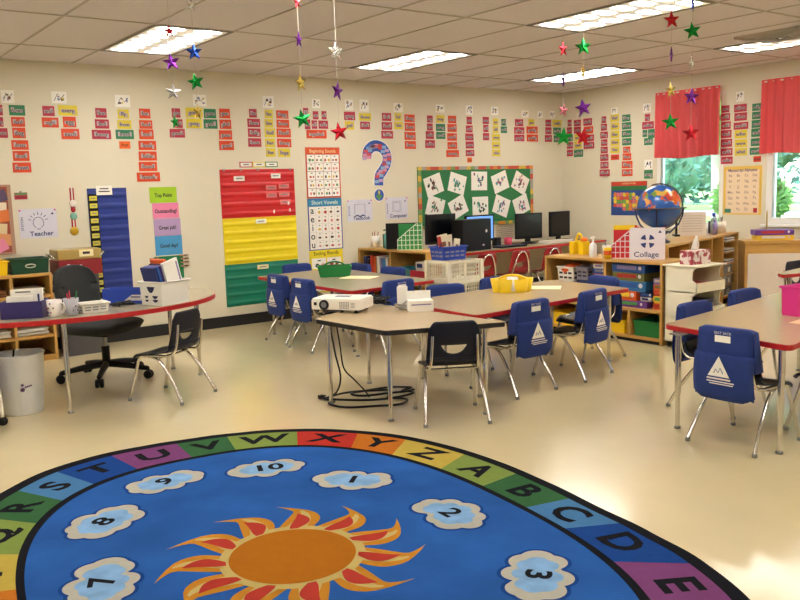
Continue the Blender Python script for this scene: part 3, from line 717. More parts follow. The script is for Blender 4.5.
PICC = [P('doodle_yellow', 'd8c23c'), P('doodle_dark', '3a3238'), P('doodle_violet', '8d7fae'), P('doodle_brown', '8a5a3c'), P('doodle_sky', '7f9fc0')]
HN = {20: 'picture card between the last two word clusters on the back wall'}
for w, cl, u, z, cw, ch in HEADS:
    r2 = random.Random(cl*13+ord(w)); m = MB(); m.box((0, -.002, 0), (cw, .004, ch), PAPER)
    for i in range(5):
        px, pz = r2.uniform(-.3, .3)*cw, r2.uniform(-.3, .3)*ch; a, b = r2.uniform(.05, .12)*cw, r2.uniform(.05, .16)*ch
        m.poly([(px+a*math.cos(k*.524), -.0045-.0002*i, pz+b*math.sin(k*.524)) for k in range(12)], PICC[(i+cl) % 5])
    m.tube([(-cw*.35, -.005, -ch*.3), (-cw*.1, -.005, ch*.3), (cw*.1, -.005, -ch*.1), (cw*.35, -.005, ch*.25)], .003, INK, 4)
    lab = HN.get(cl, 'small white picture card heading the %s word cluster on the %s' % (NTH[min(cl, 13)], WALLN[w]))
    wtag(m, 'picture_card', w, u, z, lab, 'picture card', 'picture cards of the word wall')

# ------------------------------------------------------------------ posters and charts on the back wall
BRD = P('frame_blue', '2f4f96'); ORNG = P('poster_orange', 'd8552a'); TEAL = P('poster_blue', '2f86b4'); PYEL = P('poster_yellow', 'ecd92b')
POC_B = mat('pocket_chart_blue', '1b3388', .45, vary=.1); POC_R = mat('pocket_chart_red', 'cc1a22', .4, vary=.08); POC_Y = mat('pocket_chart_yellow', 'efd81c', .4, vary=.06); POC_G = mat('pocket_chart_green', '157a62', .4, vary=.08)
def pocket_chart(name, label, x, z0, w, h, mt, rows, extra=None):
    t = thing(name, label, 'pocket chart', (x, .0006, z0))
    MB().box((0, -.003, h/2), (w, .006, h), mt).build('backing', t)
    m = MB()
    for i in range(rows):
        zz = h*(i+.12)/rows
        m.grid(lambda u, v: ((u-.5)*w*.97, -.0065-.007*math.sin(v*math.pi)**.6-.002*math.sin(u*9+i), zz+v*h/rows*.55), 10, 3, mt)
    m.build('pocket', t)
    if extra: extra(t)
    return t
def slip(par, x, z, w, h, mt, txt=True, y=-.016, name='name_slip'):
    m = MB(); m.box((x, y, z), (w, .002, h), mt)
    if txt: m.box((x, y-.0014, z), (w*.6, .0006, h*.22), GREYINK)
    return m.build(name, par)
SLIPY = P('slip_yellow', 'd9cf45', .6); SLIPP = P('slip_pink', 'e47a7a', .6)
def ex_blue(t):
    MB().box((-.135, -.0085, .485), (.082, .017, .965), BLACK).build('side_strip', t)
    z = .93
    for i in range(14):
        if i == 9: z += .045
        slip(t, -.135, z, .068, .042, SLIPY, y=-.020); z -= .0685
    m = MB(); m.box((-.03, -.022, 1.0), (.145, .003, .085), PAPER); m.box((-.03, -.024, 1.015), (.08, .001, .01), INK); m.box((-.03, -.024, .99), (.10, .001, .01), INK); m.build('title_card', t)
pocket_chart('pocket_chart', 'tall blue hanging pocket chart with a column of yellow slips', -6.15, .42, .36, 1.02, POC_B, 10, ex_blue)
def ex_red(t):
    for x, z in ((.14, .30), (.29, .31), (.14, .22), (.29, .225), (.30, .145)): slip(t, x, z, .125, .052, SLIPP)
    slip(t, -.22, .40, .12, .05, PAPER); slip(t, .20, .42, .11, .05, PAPER)
    m = MB()
    for x, z in ((.16, .05), (.35, .06), (.335, .13)): m.box((x, -.017, z), (.018, .003, .035), PAPER)
    m.build('white_tag', t)
    m = MB()
    for i in range(5): m.box((-.38+.19*i, -.009, .485), (.02, .006, .018), STEEL)
    m.build('clip', t)
pocket_chart('pocket_chart', 'red hanging pocket chart, top of the three stacked charts', -4.589, 1.104, .85, .492, POC_R, 5, ex_red)
pocket_chart('pocket_chart', 'yellow hanging pocket chart between the red and green ones', -4.587, .635, .85, .467, POC_Y, 5, lambda t: slip(t, 0, .425, .12, .045, PAPER))
pocket_chart('pocket_chart', 'dark green hanging pocket chart below the yellow one', -4.592, .20, .85, .433, POC_G, 5, lambda t: slip(t, 0, .385, .13, .045, CREAM))
for i, (x, c, l) in enumerate(((-4.717, CARD['crimson'], 'red'), (-4.57, CARD['yellow'], 'yellow'), (-4.425, CARD['green'], 'green'))):
    m = MB(); m.box((0, -.002, 0), (.145, .004, .056), c); m.box((0, -.0045, 0), (.125, .001, .038), PAPER); m.box((0, -.0053, 0), (.06, .0006, .012), GREYINK)
    wtag(m, 'label_card', 'b', x, 1.643, 'small %s-bordered white label card above the red pocket chart' % l, 'label card', 'bordered label cards above the red chart')
for x, z, w, h, c, s, l in ((-5.613, 1.362, .268, .150, 'a8d12c', 'Top Point', 'lime green sign at the top of the paper strip'), (-5.598, 1.21, .262, .148, 'f08ab4', 'Outstanding!', 'pink sign second in the paper strip'),
                         (-5.592, 1.05, .268, .168, 'b59ac8', 'Great job!', 'lilac sign third in the paper strip'), (-5.590, .875, .272, .19, '4698cf', 'Good day!', 'light blue sign at the bottom of the paper strip')):
    m = MB(); m.box((0, -.002, 0), (w, .004, h), P('paper_'+c, c, .7)); m.text(s, .050, INK, TX(0, -.0046, -.005), .026, sx=.85)
    wtag(m, 'paper_sign', 'b', x, z, l+' on the back wall', 'paper sign', 'coloured paper strip signs')
m = MB(); m.box((0, -.002, 0), (.29, .004, .30), P('paper_green', '1f7a4a', .7)); m.box((.105, -.005, -.115), (.08, .004, .04), PYEL)
wtag(m, 'paper_sign', 'b', -5.60, .62, 'dark green paper sign below the light blue one, behind the white basket', 'paper sign')
PEG = P('wooden_peg', 'b58f6a', .7)
for i, (x, z) in enumerate(((-5.445, .768), (-5.442, .735), (-5.44, .70), (-5.443, .665), (-5.75, .755))):
    m = MB(); m.box((0, -.007, 0), (.085, .012, .013), PEG); m.box((.01, -.0135, 0), (.03, .001, .009), INK)
    wtag(m, 'clothes_peg', 'b', x, z, ['topmost wooden peg clipped on the right edge of the green paper sign', 'second wooden peg on the right edge of the green paper sign', 'third wooden peg on the right edge of the green paper sign', 'lowest wooden peg on the right edge of the green paper sign', 'wooden peg clipped on the left edge of the green paper sign'][i], 'peg', 'wooden pegs on the green sign', off=.004)
# picture board, small card, lanyard, station signs
t = thing('pin_board', 'reddish photo board cut off by the left edge of the picture', 'pin board', (-7.35, 0, .89))
MB().box((0, -.006, .3), (.72, .012, .6), P('board_brown', 'a0503a', .7)).build('panel', t)
m = MB()
for s in (-1, 1): m.box((s*.355, -.014, .3), (.03, .012, .6), P('board_frame', 'b08a72', .6)); m.box((0, -.014, .3+s*.292), (.68, .012, .018), P('board_frame', '', .6))
m.build('frame', t)
r2 = random.Random(3)
for i, (x, z, c) in enumerate(((.27, .50, '5a4a6a'), (.26, .40, 'e8d8c0'), (.28, .33, 'e07a3a'), (.25, .22, 'd8c8a0'), (.28, .13, 'e09a6a'), (.24, .07, 'e68ab0'), (.05, .45, 'd8c8a0'), (0, .2, 'e8d8c0'), (-.2, .35, 'd0b090'))):
    m = MB(); m.box((0, 0, 0), (.13, .003, .10), P('snap_'+c, c, .6)); o = m.build('photo', t, (x, -.014-.001*i, z)); o.rotation_euler = (0, r2.uniform(-.5, .5), 0)
m = MB(); m.box((0, -.002, 0), (.106, .004, .06), CARD['crimson']); m.box((0, -.0045, .018), (.1, .001, .022), P('card_leaf', '6f8f5a')); m.box((0, -.0045, -.012), (.08, .001, .02), P('card_deep_red', '9a2430'))
m.ball((0, -.006, .036), .009, STEEL)
wtag(m, 'greeting_card', 'b', -6.897, 1.39, 'small red and green card pinned above the Teacher sign', 'card')
def station(x, z, w, h, word, icon, label, rz=0.):
    t = thing('station_sign', label, 'sign', (x, 0, z))
    LAV = P('sign_lilac_white', 'd9d8e6', .35); MB().box((0, -.002, 0), (w, .004, h), LAV).build('sheet', t)
    m = MB(); m.text(word, h*.22, NAVYINK, TX(.02, -.0045, -h*.36), .02, sx=1.05)
    m.build('lettering', t); m = MB(); m.text('STATION', h*.11, NAVYINK, TX(-w*.42, -.0045, .0, R(90)), .01)
    m.build('lettering', t)
    m = MB(); m.poly([(w*.34, -.0045, h*.29), (w*.43, -.0045, h*.29), (w*.385, -.0045, h*.37)], NAVYINK); m.build('triangle_mark', t)
    m = MB(); icon(m, w, h); m.build('emblem', t)
    m = MB()
    for s in (-1, 1): m.ball((s*w*.46, -.006, h*.45), .008, PINK)
    m.build('pin', t)
def ic_bulb(m, w, h):
    m.tube([(.0+.045*math.cos(a), -.005, .005+.05*math.sin(a)) for a in [R(-60+30*k) for k in range(11)]], .003, NAVYINK, 4)
    for k in range(7):
        a = R(15+25*k); m.tube([(.06*math.cos(a), -.005, .015+.06*math.sin(a)), (.085*math.cos(a), -.005, .015+.085*math.sin(a))], .0035, NAVYINK, 4)
    m.tube([(-.015, -.005, -.05), (.015, -.005, -.05)], .004, NAVYINK, 4)
def ic_book(m, w, h):
    for s in (-1, 1): m.poly([(0, -.005, -.06), (s*.04, -.005, -.045), (s*.075, -.005, -.06), (s*.075, -.005, -.075), (s*.04, -.005, -.06), (0, -.005, -.075)][::s], NAVYINK)
    for a, b in (((-.07, .07), (.07, .07)), ((-.07, .07), (-.07, -.04)), ((.07, .07), (.07, -.04))): m.tube([(a[0], -.005, a[1]), (b[0], -.005, b[1])], .002, NAVYINK, 4)
def ic_pc(m, w, h):
    for k in (.06, .045): m.tube([(-k, -.005, -k+.02), (k, -.005, -k+.02), (k, -.005, k+.02), (-k, -.005, k+.02)], .002, NAVYINK, 4, closed=True)
def ic_pie(m, w, h):
    for k in range(4):
        a0 = R(18+90*k); m.poly([(.014*math.cos(a0+.8), -.005, .015+.014*math.sin(a0+.8))]+[(.062*math.cos(a0+R(54)*j/6), -.005, .015+.062*math.sin(a0+R(54)*j/6)) for j in range(7)][::1], NAVYINK)
station(-6.772, 1.146, .32, .258, 'Teacher', ic_bulb, 'laminated Teacher station sign with a light bulb on the back wall')
station(-3.335, 1.12, .34, .245, 'Textbook', ic_book, 'laminated station sign with an open book, below the big question mark')
station(-2.815, 1.127, .32, .252, 'Computer', ic_pc, 'laminated Computer station sign beside the green bulletin board')
t = thing('medal_lanyard', 'red and white striped lanyard with a gold medal hanging on the back wall', 'lanyard', (-6.465, .0012, 1.02))
m = MB()
for s in (-1, 1):
    m.box((s*.012, -.002, .33), (.014, .004, .20), REDP); m.box((s*.004, -.0035, .33), (.004, .005, .2), PAPER)
    m.box((s*.012-.004, -.002, .13), (.014, .004, .14), REDP); m.box((s*.004-.004, -.0035, .13), (.004, .005, .14), PAPER)
m.build('ribbon', t)
m = MB(); m.ball((0, -.008, .29), (.032, .010, .032), P('badge_white', 'e8e0d8')); m.ball((0, -.008, .235), (.022, .010, .026), REDP); m.ball((0, -.008, .175), (.034, .010, .034), P('badge_teal', '78b0a0')); m.build('badge', t)
m = MB(); m.lathe([(0, .0), (.036, 0), (.04, .004), (.036, .008), (0, .008)], P('gold', 'c9a63a', .3, metal=.9), 20, T((-.004, -.001, .04), rx=R(90))); m.build('medal', t)
# phonics posters
def cells(m, x0, z0, w, h, nx, nz, seed, y=-.0046, pics=1):
    r2 = random.Random(seed); cw, chh = w/nx, h/nz
    PC = [P('pic_red', 'b8433a'), P('pic_brown', '8a5a34'), P('pic_green', '4f8a4a'), P('pic_yellow', 'd8b03a'), P('pic_dark', '3a3636'), P('pic_pink', 'd88a8a')]
    for i in range(nx):
        for j in range(nz):
            for k in range(pics):
                px = x0+cw*(i+(.3+.4*k if pics > 1 else .5)+r2.uniform(-.06, .06)); pz = z0+chh*(j+.36); a, b = r2.uniform(.10, .16)*cw*(1.7 if pics == 1 else 1), r2.uniform(.12, .2)*chh; mt = PC[r2.randrange(6)]; ph = r2.random()*3
                m.poly([(px+a*math.cos(q*.7+ph)*(1+.25*math.sin(q*2)), y-.0003*k, pz+b*math.sin(q*.7+ph)) for q in range(9)], mt)
            m.box((x0+cw*(i+.5), y, z0+chh*(j+.8)), (cw*.22, .0006, chh*.1), INK)
def gridlines(m, x0, z0, w, h, nx, nz, mt, y=-.0048, t=.004):
    for i in range(nx+1): m.box((x0+w*i/nx, y, z0+h/2), (t, .0008, h), mt)
    for j in range(nz+1): m.box((x0+w/2, y, z0+h*j/nz), (w, .0008, t), mt)
m = MB(); m.box((0, -.002, 0), (.435, .004, .545), ORNG); m.box((0, -.0042, -.03), (.41, .001, .455), PAPER); cells(m, -.2, -.255, .4, .45, 4, 5, 5, -.0052, 2); gridlines(m, -.205, -.258, .41, .455, 4, 5, P('poster_rule', '8a3040'), -.005)
m.text('Beginning Sounds', .05, P('title_cream', 'f2d8a0'), TX(0, -.0046, .232), .012, sx=.95)
wtag(m, 'phonics_poster', 'b', -3.795, 1.548, 'orange-bordered Beginning Sounds picture poster, top of the three', 'poster', 'phonics posters in one column')
m = MB(); m.box((0, -.002, 0), (.435, .004, .563), BRD); m.box((0, -.0042, -.04), (.41, .001, .465), PAPER); m.box((0, -.0043, .235), (.425, .001, .08), TEAL)
cells(m, -.12, -.27, .32, .46, 4, 5, 9, -.0052); gridlines(m, -.205, -.272, .41, .465, 5, 5, P('poster_rule_light', 'c9a8b0'), -.005, .002)
for j, c in enumerate('aeiou'): m.text(c, .105, INK, TX(-.165, -.0056, .15-.093*j), .012)
m.text('Short Vowels', .062, P('title_pale', 'd8ecd8'), TX(0, -.0052, .235), .012)
wtag(m, 'phonics_poster', 'b', -3.795, .991, 'blue-bordered Short Vowels poster with large letters a e i o u', 'poster', 'phonics posters in one column')
m = MB(); m.box((0, -.002, 0), (.43, .004, .47), PYEL); m.box((0, -.0042, -.035), (.39, .001, .38), PAPER); cells(m, -.19, -.215, .38, .36, 2, 3, 21, -.0052, 2); gridlines(m, -.195, -.225, .39, .38, 2, 3, PYEL, -.005, .014)
m.text('Ending Blends', .058, P('title_olive', '5a5a1a'), TX(0, -.0046, .198), .012)
wtag(m, 'phonics_poster', 'b', -3.803, .474, 'yellow-bordered Ending Blends poster, lowest, partly hidden by the back table', 'poster', 'phonics posters in one column')
# question mark
t = thing('question_mark', 'big blue paper question mark covered with little word strips, on the back wall', 'paper question mark', (-3.06, 0, 1.57))
mid = catmull([(-.155, .135), (-.135, .215), (-.05, .27), (.06, .25), (.125, .165), (.115, .07), (.06, -.01), (.01, -.07), (0, -.175)], 6, False)
def strip2(wd, mt, y, m):
    L = []; Rr = []
    for i, p in enumerate(mid):
        a = Vector(mid[min(i+1, len(mid)-1)])-Vector(mid[max(i-1, 0)]); a.normalize(); n = Vector((-a.y, a.x)); q = Vector(p)
        L.append(q+n*wd); Rr.append(q-n*wd)
    for i in range(len(mid)-1): m.add([(L[i].x, y, L[i].y), (L[i+1].x, y, L[i+1].y), (Rr[i+1].x, y, Rr[i+1].y), (Rr[i].x, y, Rr[i].y)], [(0, 1, 2, 3)], mt)
m = MB(); strip2(.072, PAPER, -.001, m); strip2(.062, P('question_blue', '2f57b0', .6), -.003, m); m.build('curve', t, solid=.001)
m = MB(); m.prism([(.074*math.cos(k*.314), .074*math.sin(k*.314)) for k in range(20)], 0, .002, PAPER, T((0, 0, -.285), rx=R(90))); m.prism([(.066*math.cos(k*.314), .066*math.sin(k*.314)) for k in range(20)], .002, .003, P('question_blue', '', .6), T((0, 0, -.285), rx=R(90)))
m.box((0, -.0036, -.285), (.022, .001, .1), P('doodle_yellow', ''), M=T((0, 0, 0))); m.poly([(-.05, -.0042, -.30), (.0, -.0042, -.335), (.045, -.0042, -.30), (.0, -.0042, -.27)], P('pic_green', '')); m.build('dot', t)
m = MB(); WS = [P('strip_lilac', 'c0a0c8'), P('strip_pink', 'd88aa0'), P('strip_red', 'c84848'), P('strip_sky', '8ab0d8')]
for i in range(0, len(mid)-2, 3):
    p = mid[i]
    for k, dd in enumerate((-.03, .028)):
        m.box((p[0]+dd, -.0036, p[1]+.012*(k-.5)), (.056, .001, .034), WS[(i//3+k) % 4])
m.build('word_strip', t)
# bulletin board with ten tilted sheets
t = thing('bulletin_board', 'green bulletin board with a multicoloured border over the computers', 'bulletin board', (-1.54, -.0004, 1.228))
BG = P('bulletin_green', '2c7a48', .75)
MB().box((0, -.006, 0), (1.92, .012, .74), BG).build('panel', t)
m = MB(); BC = [P('border_red', 'c8503c'), P('border_yellow', 'd8b84a'), P('border_grey', 'a8a098'), P('border_orange', 'd88a3c'), P('border_green', '7a9a5a')]
r2 = random.Random(11)
for s in (-1, 1):
    for i in range(30): m.box((-.93+.064*i, -.015, s*.350), (.066, .006, .040), BC[r2.randrange(5)])
    for i in range(10): m.box((s*.936, -.0152, -.295+.0655*i), (.048, .006, .067), BC[r2.randrange(5)])
m.build('border', t)
SH = [(-2.262, 1.381, -17), (-1.891, 1.391, 15), (-1.528, 1.415, 1), (-1.169, 1.395, -18), (-.812, 1.375, 27), (-2.247, 1.118, 17), (-1.883, 1.104, -24), (-1.519, 1.103, 0), (-1.157, 1.09, 20), (-.799, 1.089, -20)]
FIG = [P('fig_brown', '6a4030'), P('fig_green', '4a8a6a'), P('fig_black', '2a2428'), P('fig_teal', '3a9aa0'), P('fig_violet', '7a5a8a'), P('fig_rose', 'b86a70')]
for i, (x, z, a) in enumerate(SH):
    m = MB(); m.box((0, -.0008, 0), (.265, .0016, .232), PAPER); r2 = random.Random(i+40)
    for k in range(16):
        px, pz = r2.gauss(0, .038), r2.gauss(0, .040); aa, b = r2.uniform(.006, .018), r2.uniform(.008, .028)
        m.poly([(px+aa*math.cos(q*.6)*(1+.3*math.sin(3*q+k)), -.0025-.0001*k, pz+b*math.sin(q*.6)) for q in range(10)], FIG[(r2.randrange(3)+i) % 6])
    row = 'upper' if i < 5 else 'lower'; pos = ['leftmost', 'second', 'middle', 'fourth', 'rightmost'][i % 5]
    wtag(m, 'drawing_sheet', 'b', x, z, 'white drawing sheet, %s from the left in the %s row of the green board' % (pos, row) if pos in ('second', 'fourth') else '%s white drawing sheet in the %s row of the green board' % (pos, row), 'drawing', 'drawings on the bulletin board', off=.0129 if i < 5 else .0156, tilt=R(a))
m = MB(); m.box((0, -.001, 0), (.36, .002, .22), P('faded_paper', 'cfc0a4', .8))
for k in range(8): m.box((-.02+.01*(k % 3), -.0025, .085-.024*k), (.28-.03*(k % 3), .0006, .006), GREYINK)
wtag(m, 'notice_sheet', 'b', -1.06, .765, 'beige printed sheet on the wall between two computer screens', 'paper')

# ------------------------------------------------------------------ window wall: map, alphabet poster, valances
m = MB(); m.box((0, -.002, 0), (.55, .004, .425), BRD); m.box((0, -.0043, .185), (.55, .001, .055), P('poster_red', 'c8402c')); m.box((0, -.0043, .13), (.54, .001, .05), P('poster_green', '2f7a40'))
r2 = random.Random(5); MC = [P('map_orange', 'dd7a2c'), P('map_yellow', 'd8c23a'), P('map_green', '6a9a44'), P('map_pink', 'cc6a80'), P('map_red', 'c84a3a')]
for i in range(9):
    for j in range(5):
        px, pz = -.21+.048*i, -.13+.045*j
        if (i in (0, 8) and j == 0) or (i < 3 and j == 0) or (i > 6 and j > 3): continue
        m.poly([(px+.03*math.cos(q*.9+i)*r2.uniform(.8, 1.2), -.0046-.0001*((i*5+j) % 9), pz+.028*math.sin(q*.9+i)*r2.uniform(.8, 1.2)) for q in range(7)], MC[r2.randrange(5)])
m.text('UNITED STATES', .03, P('title_cream', ''), TX(0, -.005, .185), .005)
wtag(m, 'map_poster', 'r', -1.11, 1.14, 'colourful map poster with a red heading, behind the globe', 'poster')
m = MB(); m.box((0, -.002, 0), (.46, .004, .535), P('poster_gold', 'ecc65a', .6)); m.box((0, -.0043, -.015), (.40, .001, .475), P('poster_peach', 'f0d8b8', .6))
m.text('Manuscript Alphabet', .046, P('title_violet', '6a4a7a'), TX(0, -.0052, .222), .022, sx=.9)
AL = [c+c.lower() for c in 'ABCDEFGHIJKLMNOPQRSTUVWXYZ']
for i, s in enumerate(AL): 
    j, k = divmod(i, 4); m.text(s, .042, P('letter_brown', '8a6a6a'), TX(-.145+.097*(k+(1 if j == 6 else 0)), -.0055, .165-.062*j), .004)
m.box((-.17, -.0056, -.225), (.075, .002, .045), P('fig_green', '')); m.box((.16, -.0056, -.22), (.045, .002, .05), REDP)
wtag(m, 'alphabet_poster', 'r', -2.655, 1.215, 'cream alphabet poster with a yellow border between the two windows', 'poster')
# red gathered valances, thin cloth that daylight comes through
CUR = bpy.data.materials.new('red_curtain_cloth'); CUR.use_nodes = True
nt = CUR.node_tree; b = nt.nodes['Principled BSDF']; b.inputs['Base Color'].default_value = (*lin('f7686c'), 1); b.inputs['Roughness'].default_value = .8
tr = nt.nodes.new('ShaderNodeBsdfTranslucent'); tr.inputs['Color'].default_value = (*lin('ff6464'), 1); mx = nt.nodes.new('ShaderNodeMixShader'); mx.inputs[0].default_value = .38
nt.links.new(b.outputs[0], mx.inputs[1]); nt.links.new(tr.outputs[0], mx.inputs[2]); nt.links.new(mx.outputs[0], nt.nodes['Material Output'].inputs[0])
def valance(y0, y1, z0, z1, label, seed):
    t = thing('window_curtain', label, 'curtain', (-.05, (y0+y1)/2, z1), -math.pi/2, 'red window curtains')
    w = y0-y1; r2 = random.Random(seed); ph = [r2.uniform(0, 6) for _ in range(4)]
    def f(u, v):
        x = (u-.5)*w; k = .35+.65*v
        return (x, k*(.024*math.sin(u*w*62+ph[0]+1.2*math.sin(u*9+ph[1]))+.008*math.sin(u*w*33+ph[2])), -v*(z1-z0)+.01*math.sin(u*7+ph[3])*v)
    m = MB(); m.grid(f, int(110*w), 14, CUR); m.build('cloth', t)
    m = MB(); m.tube([(-w/2-.02, .012, -.02), (w/2+.02, .012, -.02)], .008, FRAMEW); m.build('curtain_rod', t)
valance(-1.535, -2.395, 1.612, 2.385, 'red gathered curtain over the left window, behind hanging stars', 1)
valance(-2.885, -3.88, 1.597, 2.378, 'red gathered curtain cut off by the right edge', 2)
valance(-4.95, -5.98, 1.597, 2.378, 'red gathered curtain over the window nearest the camera', 3)

# ------------------------------------------------------------------ hanging star garlands
FOIL = {k: mat('foil_'+k, c, .25, .75, vary=.1, scale=60) for k, c in (('red', 'c82030'), ('green', '129a3c'), ('purple', '7a2aa0'), ('blue', '2a52c8'), ('silver', 'd4d4d4'), ('gold', 'c8aa50'), ('pink', 'e0889a'))}
STRG = mat('thread', 'c8c0b8', .6, vary=0)
def garland(x, y, stars, label):
    t = thing('star_garland', label, 'star garland', (x, y, H), 0, 'garlands of foil stars')
    zl = min(z for z, *_ in stars)
    MB().tube([(0, 0, 0), (0, 0, zl-H)], .0012, STRG, 4).build('thread', t)
    d0 = math.atan2(CAMP.y-y, CAMP.x-x)
    for i, (z, c, rad, turn) in enumerate(stars):
        m = MB(); pts = []
        for k in range(10):
            a = R(90+36*k); rr = rad if k % 2 == 0 else rad*.42; pts.append((rr*math.cos(a), rr*math.sin(a)))
        vs = [(p[0], -.002, p[1]) for p in pts]+[(p[0], .002, p[1]) for p in pts]+[(0, -.010, 0), (0, .010, 0)]
        fs = [(k, (k+1) % 10, 20) for k in range(10)]+[(10+(k+1) % 10, 10+k, 21) for k in range(10)]+[((k+1) % 10, k, 10+k, 10+(k+1) % 10) for k in range(10)]
        m.add(vs, fs, FOIL[c]); o = m.build('star', t, (0, 0, z-H)); o.rotation_euler = (0, R(rnd.uniform(-12, 12)), d0+math.pi/2+R(turn)); o['label'] = c+' foil star'
garland(-6.606, -2.849, [(2.348, 'red', 0.037, 20), (2.164, 'purple', 0.055, 0), (1.985, 'silver', 0.055, 20), (1.804, 'green', 0.043, 50)], 'garland of four foil stars in front of the ceiling light at upper left')
garland(-6.729, -3.477, [(2.377, 'silver', 0.038, 50), (2.125, 'blue', 0.049, 15), (1.966, 'green', 0.049, -10), (1.805, 'gold', 0.044, 60)], 'garland with a blue and a green star right of the upper left ceiling light')
garland(-6.123, -3.570, [(2.432, 'red', 0.04, 60), (2.221, 'purple', 0.046, 62), (1.979, 'gold', 0.052, 50), (1.774, 'green', 0.058, 10)], 'garland ending in a large green star left of the phonics posters')
garland(-6.000, -3.769, [(2.139, 'silver', 0.057, 35), (1.917, 'purple', 0.057, 55), (1.687, 'red', 0.057, 20)], 'garland of silver, purple and red stars above the question mark')
garland(-3.986, -3.649, [(2.311, 'red', 0.057, 55), (2.093, 'purple', 0.058, 85), (1.881, 'pink', 0.051, 40), (1.689, 'green', 0.073, 20)], 'garland ending in a glittering green star near the room corner')
garland(-3.854, -3.720, [(2.324, 'green', 0.065, 10), (2.148, 'gold', 0.051, 70), (1.893, 'purple', 0.065, 10), (1.686, 'red', 0.073, 30)], 'garland ending in a red star just right of the green one near the corner')
garland(-3.924, -4.514, [(2.369, 'red', 0.058, 30), (2.151, 'purple', 0.051, 86), (1.931, 'gold', 0.052, 50), (1.728, 'green', 0.058, 5)], 'left garland of two hanging before the red curtain')
garland(-3.800, -4.582, [(2.467, 'blue', 0.051, 85), (2.3, 'green', 0.058, 10), (2.106, 'silver', 0.052, 86), (1.885, 'purple', 0.058, 30), (1.655, 'red', 0.059, 10)], 'right garland of two hanging before the red curtain')

# ------------------------------------------------------------------ shelving
def bookcase(name, label, loc, rz, w, d, h, dividers, shelves, base=.05, back=True, t_=.022):
    """front faces local -Y, x to the right, origin at the front left corner on the floor"""
    t = thing(name, label, 'bookcase', loc, rz)
    for x in (t_/2, w-t_/2): MB().box((x, d/2, (h-t_)/2), (t_, d, h-t_), WOOD).build('side_panel', t, bevel=.002)
    MB().box((w/2, d/2, h-t_/2), (w, d, t_), WOOD).build('top_board', t, bevel=.002)
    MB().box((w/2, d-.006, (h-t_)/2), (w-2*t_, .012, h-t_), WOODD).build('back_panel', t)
    MB().box((w/2, d/2, base/2), (w-2*t_, d-.03, base), BLACK if base < .04 else WOOD).build('plinth', t)
    for x, z0, z1 in dividers: MB().box((x, d/2, (z0+z1)/2), (t_, d-.016, z1-z0), WOOD).build('divider', t)
    for x0, x1, z in shelves: MB().box(((x0+x1)/2, d/2, z-t_/2), (x1-x0, d-.016, t_), WOOD).build('shelf', t)
    return t
RZR = -math.pi/2     # front faces -X, local x runs to -Y
# game shelf: front plane X=-2.90 from Y=-2.42 to -3.72
bookcase('bookcase', 'low wooden bookcase full of game boxes, right of the middle table', (-2.90, -2.42, 0), RZR, 1.30, .40, .69, [(.70, .285, .668), (.96, .05, .263)], [(.022, 1.278, .285), (.022, 1.278, .05), (.022, .70, .45)], base=.028)
def gl(y, z, x=-2.90): return (x, y, z)
def box_item(name, label, cat, loc, d, c, rz=0., group=None, dec=None, bev=.003):
    """box resting on loc (bottom centre)"""
    m = MB(); m.box((0, 0, d[2]/2), d, c)
    if dec: dec(m, d)
    o = m.build(name, loc=loc, rz=rz, bevel=bev if not dec else 0)
    return tag(o, label, cat, group)
def lidded(name, label, cat, loc, d, c, c2, rz=0., group=None, word=None, col=None):
    """board game box: tray, lid and a printed front"""
    t = thing(name, label, cat, loc, rz, group)
    MB().box((0, 0, d[2]*.5), (d[0]-.006, d[1]-.006, d[2]), c).build('tray', t)
    m = MB(); m.box((0, 0, d[2]*.62), (d[0], d[1], d[2]*.76+.001), c); m.build('lid', t, bevel=.002)
    m = MB(); m.box((-d[0]*.05, -d[1]/2-.0006, d[2]*.6), (d[0]*.6, .001, d[2]*.45), c2)
    m.ball((d[0]*.36, -d[1]/2, d[2]*.6), (d[2]*.25, .0015, d[2]*.25), CUT if c2 is not CUT else INK, None, 8); m.build('printed_front', t)
    return t
CB = {n: P('box_'+n, c, .5) for n, c in dict(blue='2858a8', navy='1c2a68', olive='7a7a40', red='b83028', teal='2c6fa8', orange='dc5a20', purple='6a3a90', green='4a9a4a', yellow='e8c234', white='dcd8d0', dark='3a3448', grey='8c8ca0', lilac='8a80b8', brown='8a5a38').items()}
GB = 'board game boxes in the bookcase'
zs = .286
def gbox(y, z, w, h, c, c2, lab, d=.26, x=-2.72): return lidded('game_box', lab, 'game box', (x, y, z), (w, d, h), CB[c], CB[c2], RZR, GB)
z = zs
for h, c, c2, w, lab in ((.055, 'purple', 'green', .38, 'purple and green game box at the bottom of the tall stack in the bookcase'), (.082, 'orange', 'yellow', .26, 'orange game box, second from the bottom of the tall stack'), (.085, 'teal', 'blue', .36, 'wide blue game box in the middle of the tall stack'), (.07, 'olive', 'red', .33, 'olive and red game box, second from the top of the tall stack'), (.070, 'blue', 'lilac', .34, 'blue game box on top of the tall stack')):
    gbox(-3.34 if w > .3 else -3.29, z, w, h, c, c2, lab); z += h+.001
gbox(-3.50, zs+.056, .11, .035, 'white', 'navy', 'small white game box lying on the purple one', .2)
gbox(-3.50, zs+.092, .12, .04, 'navy', 'blue', 'small navy game box above the small white one', .2)
z = zs
for h, c, c2, lab in ((.05, 'orange', 'red', 'orange box at the bottom of the small stack against the right side panel'), (.06, 'yellow', 'green', 'yellow and green box in the small right stack of the bookcase'), (.045, 'red', 'orange', 'red box in the small right stack of the bookcase'), (.05, 'orange', 'olive', 'orange and olive box, second from the top of the small right stack'), (.05, 'lilac', 'white', 'lilac box topping the small right stack of the bookcase')):
    gbox(-3.625, z, .10, h, c, c2, lab, .2); z += h+.001
z = .452
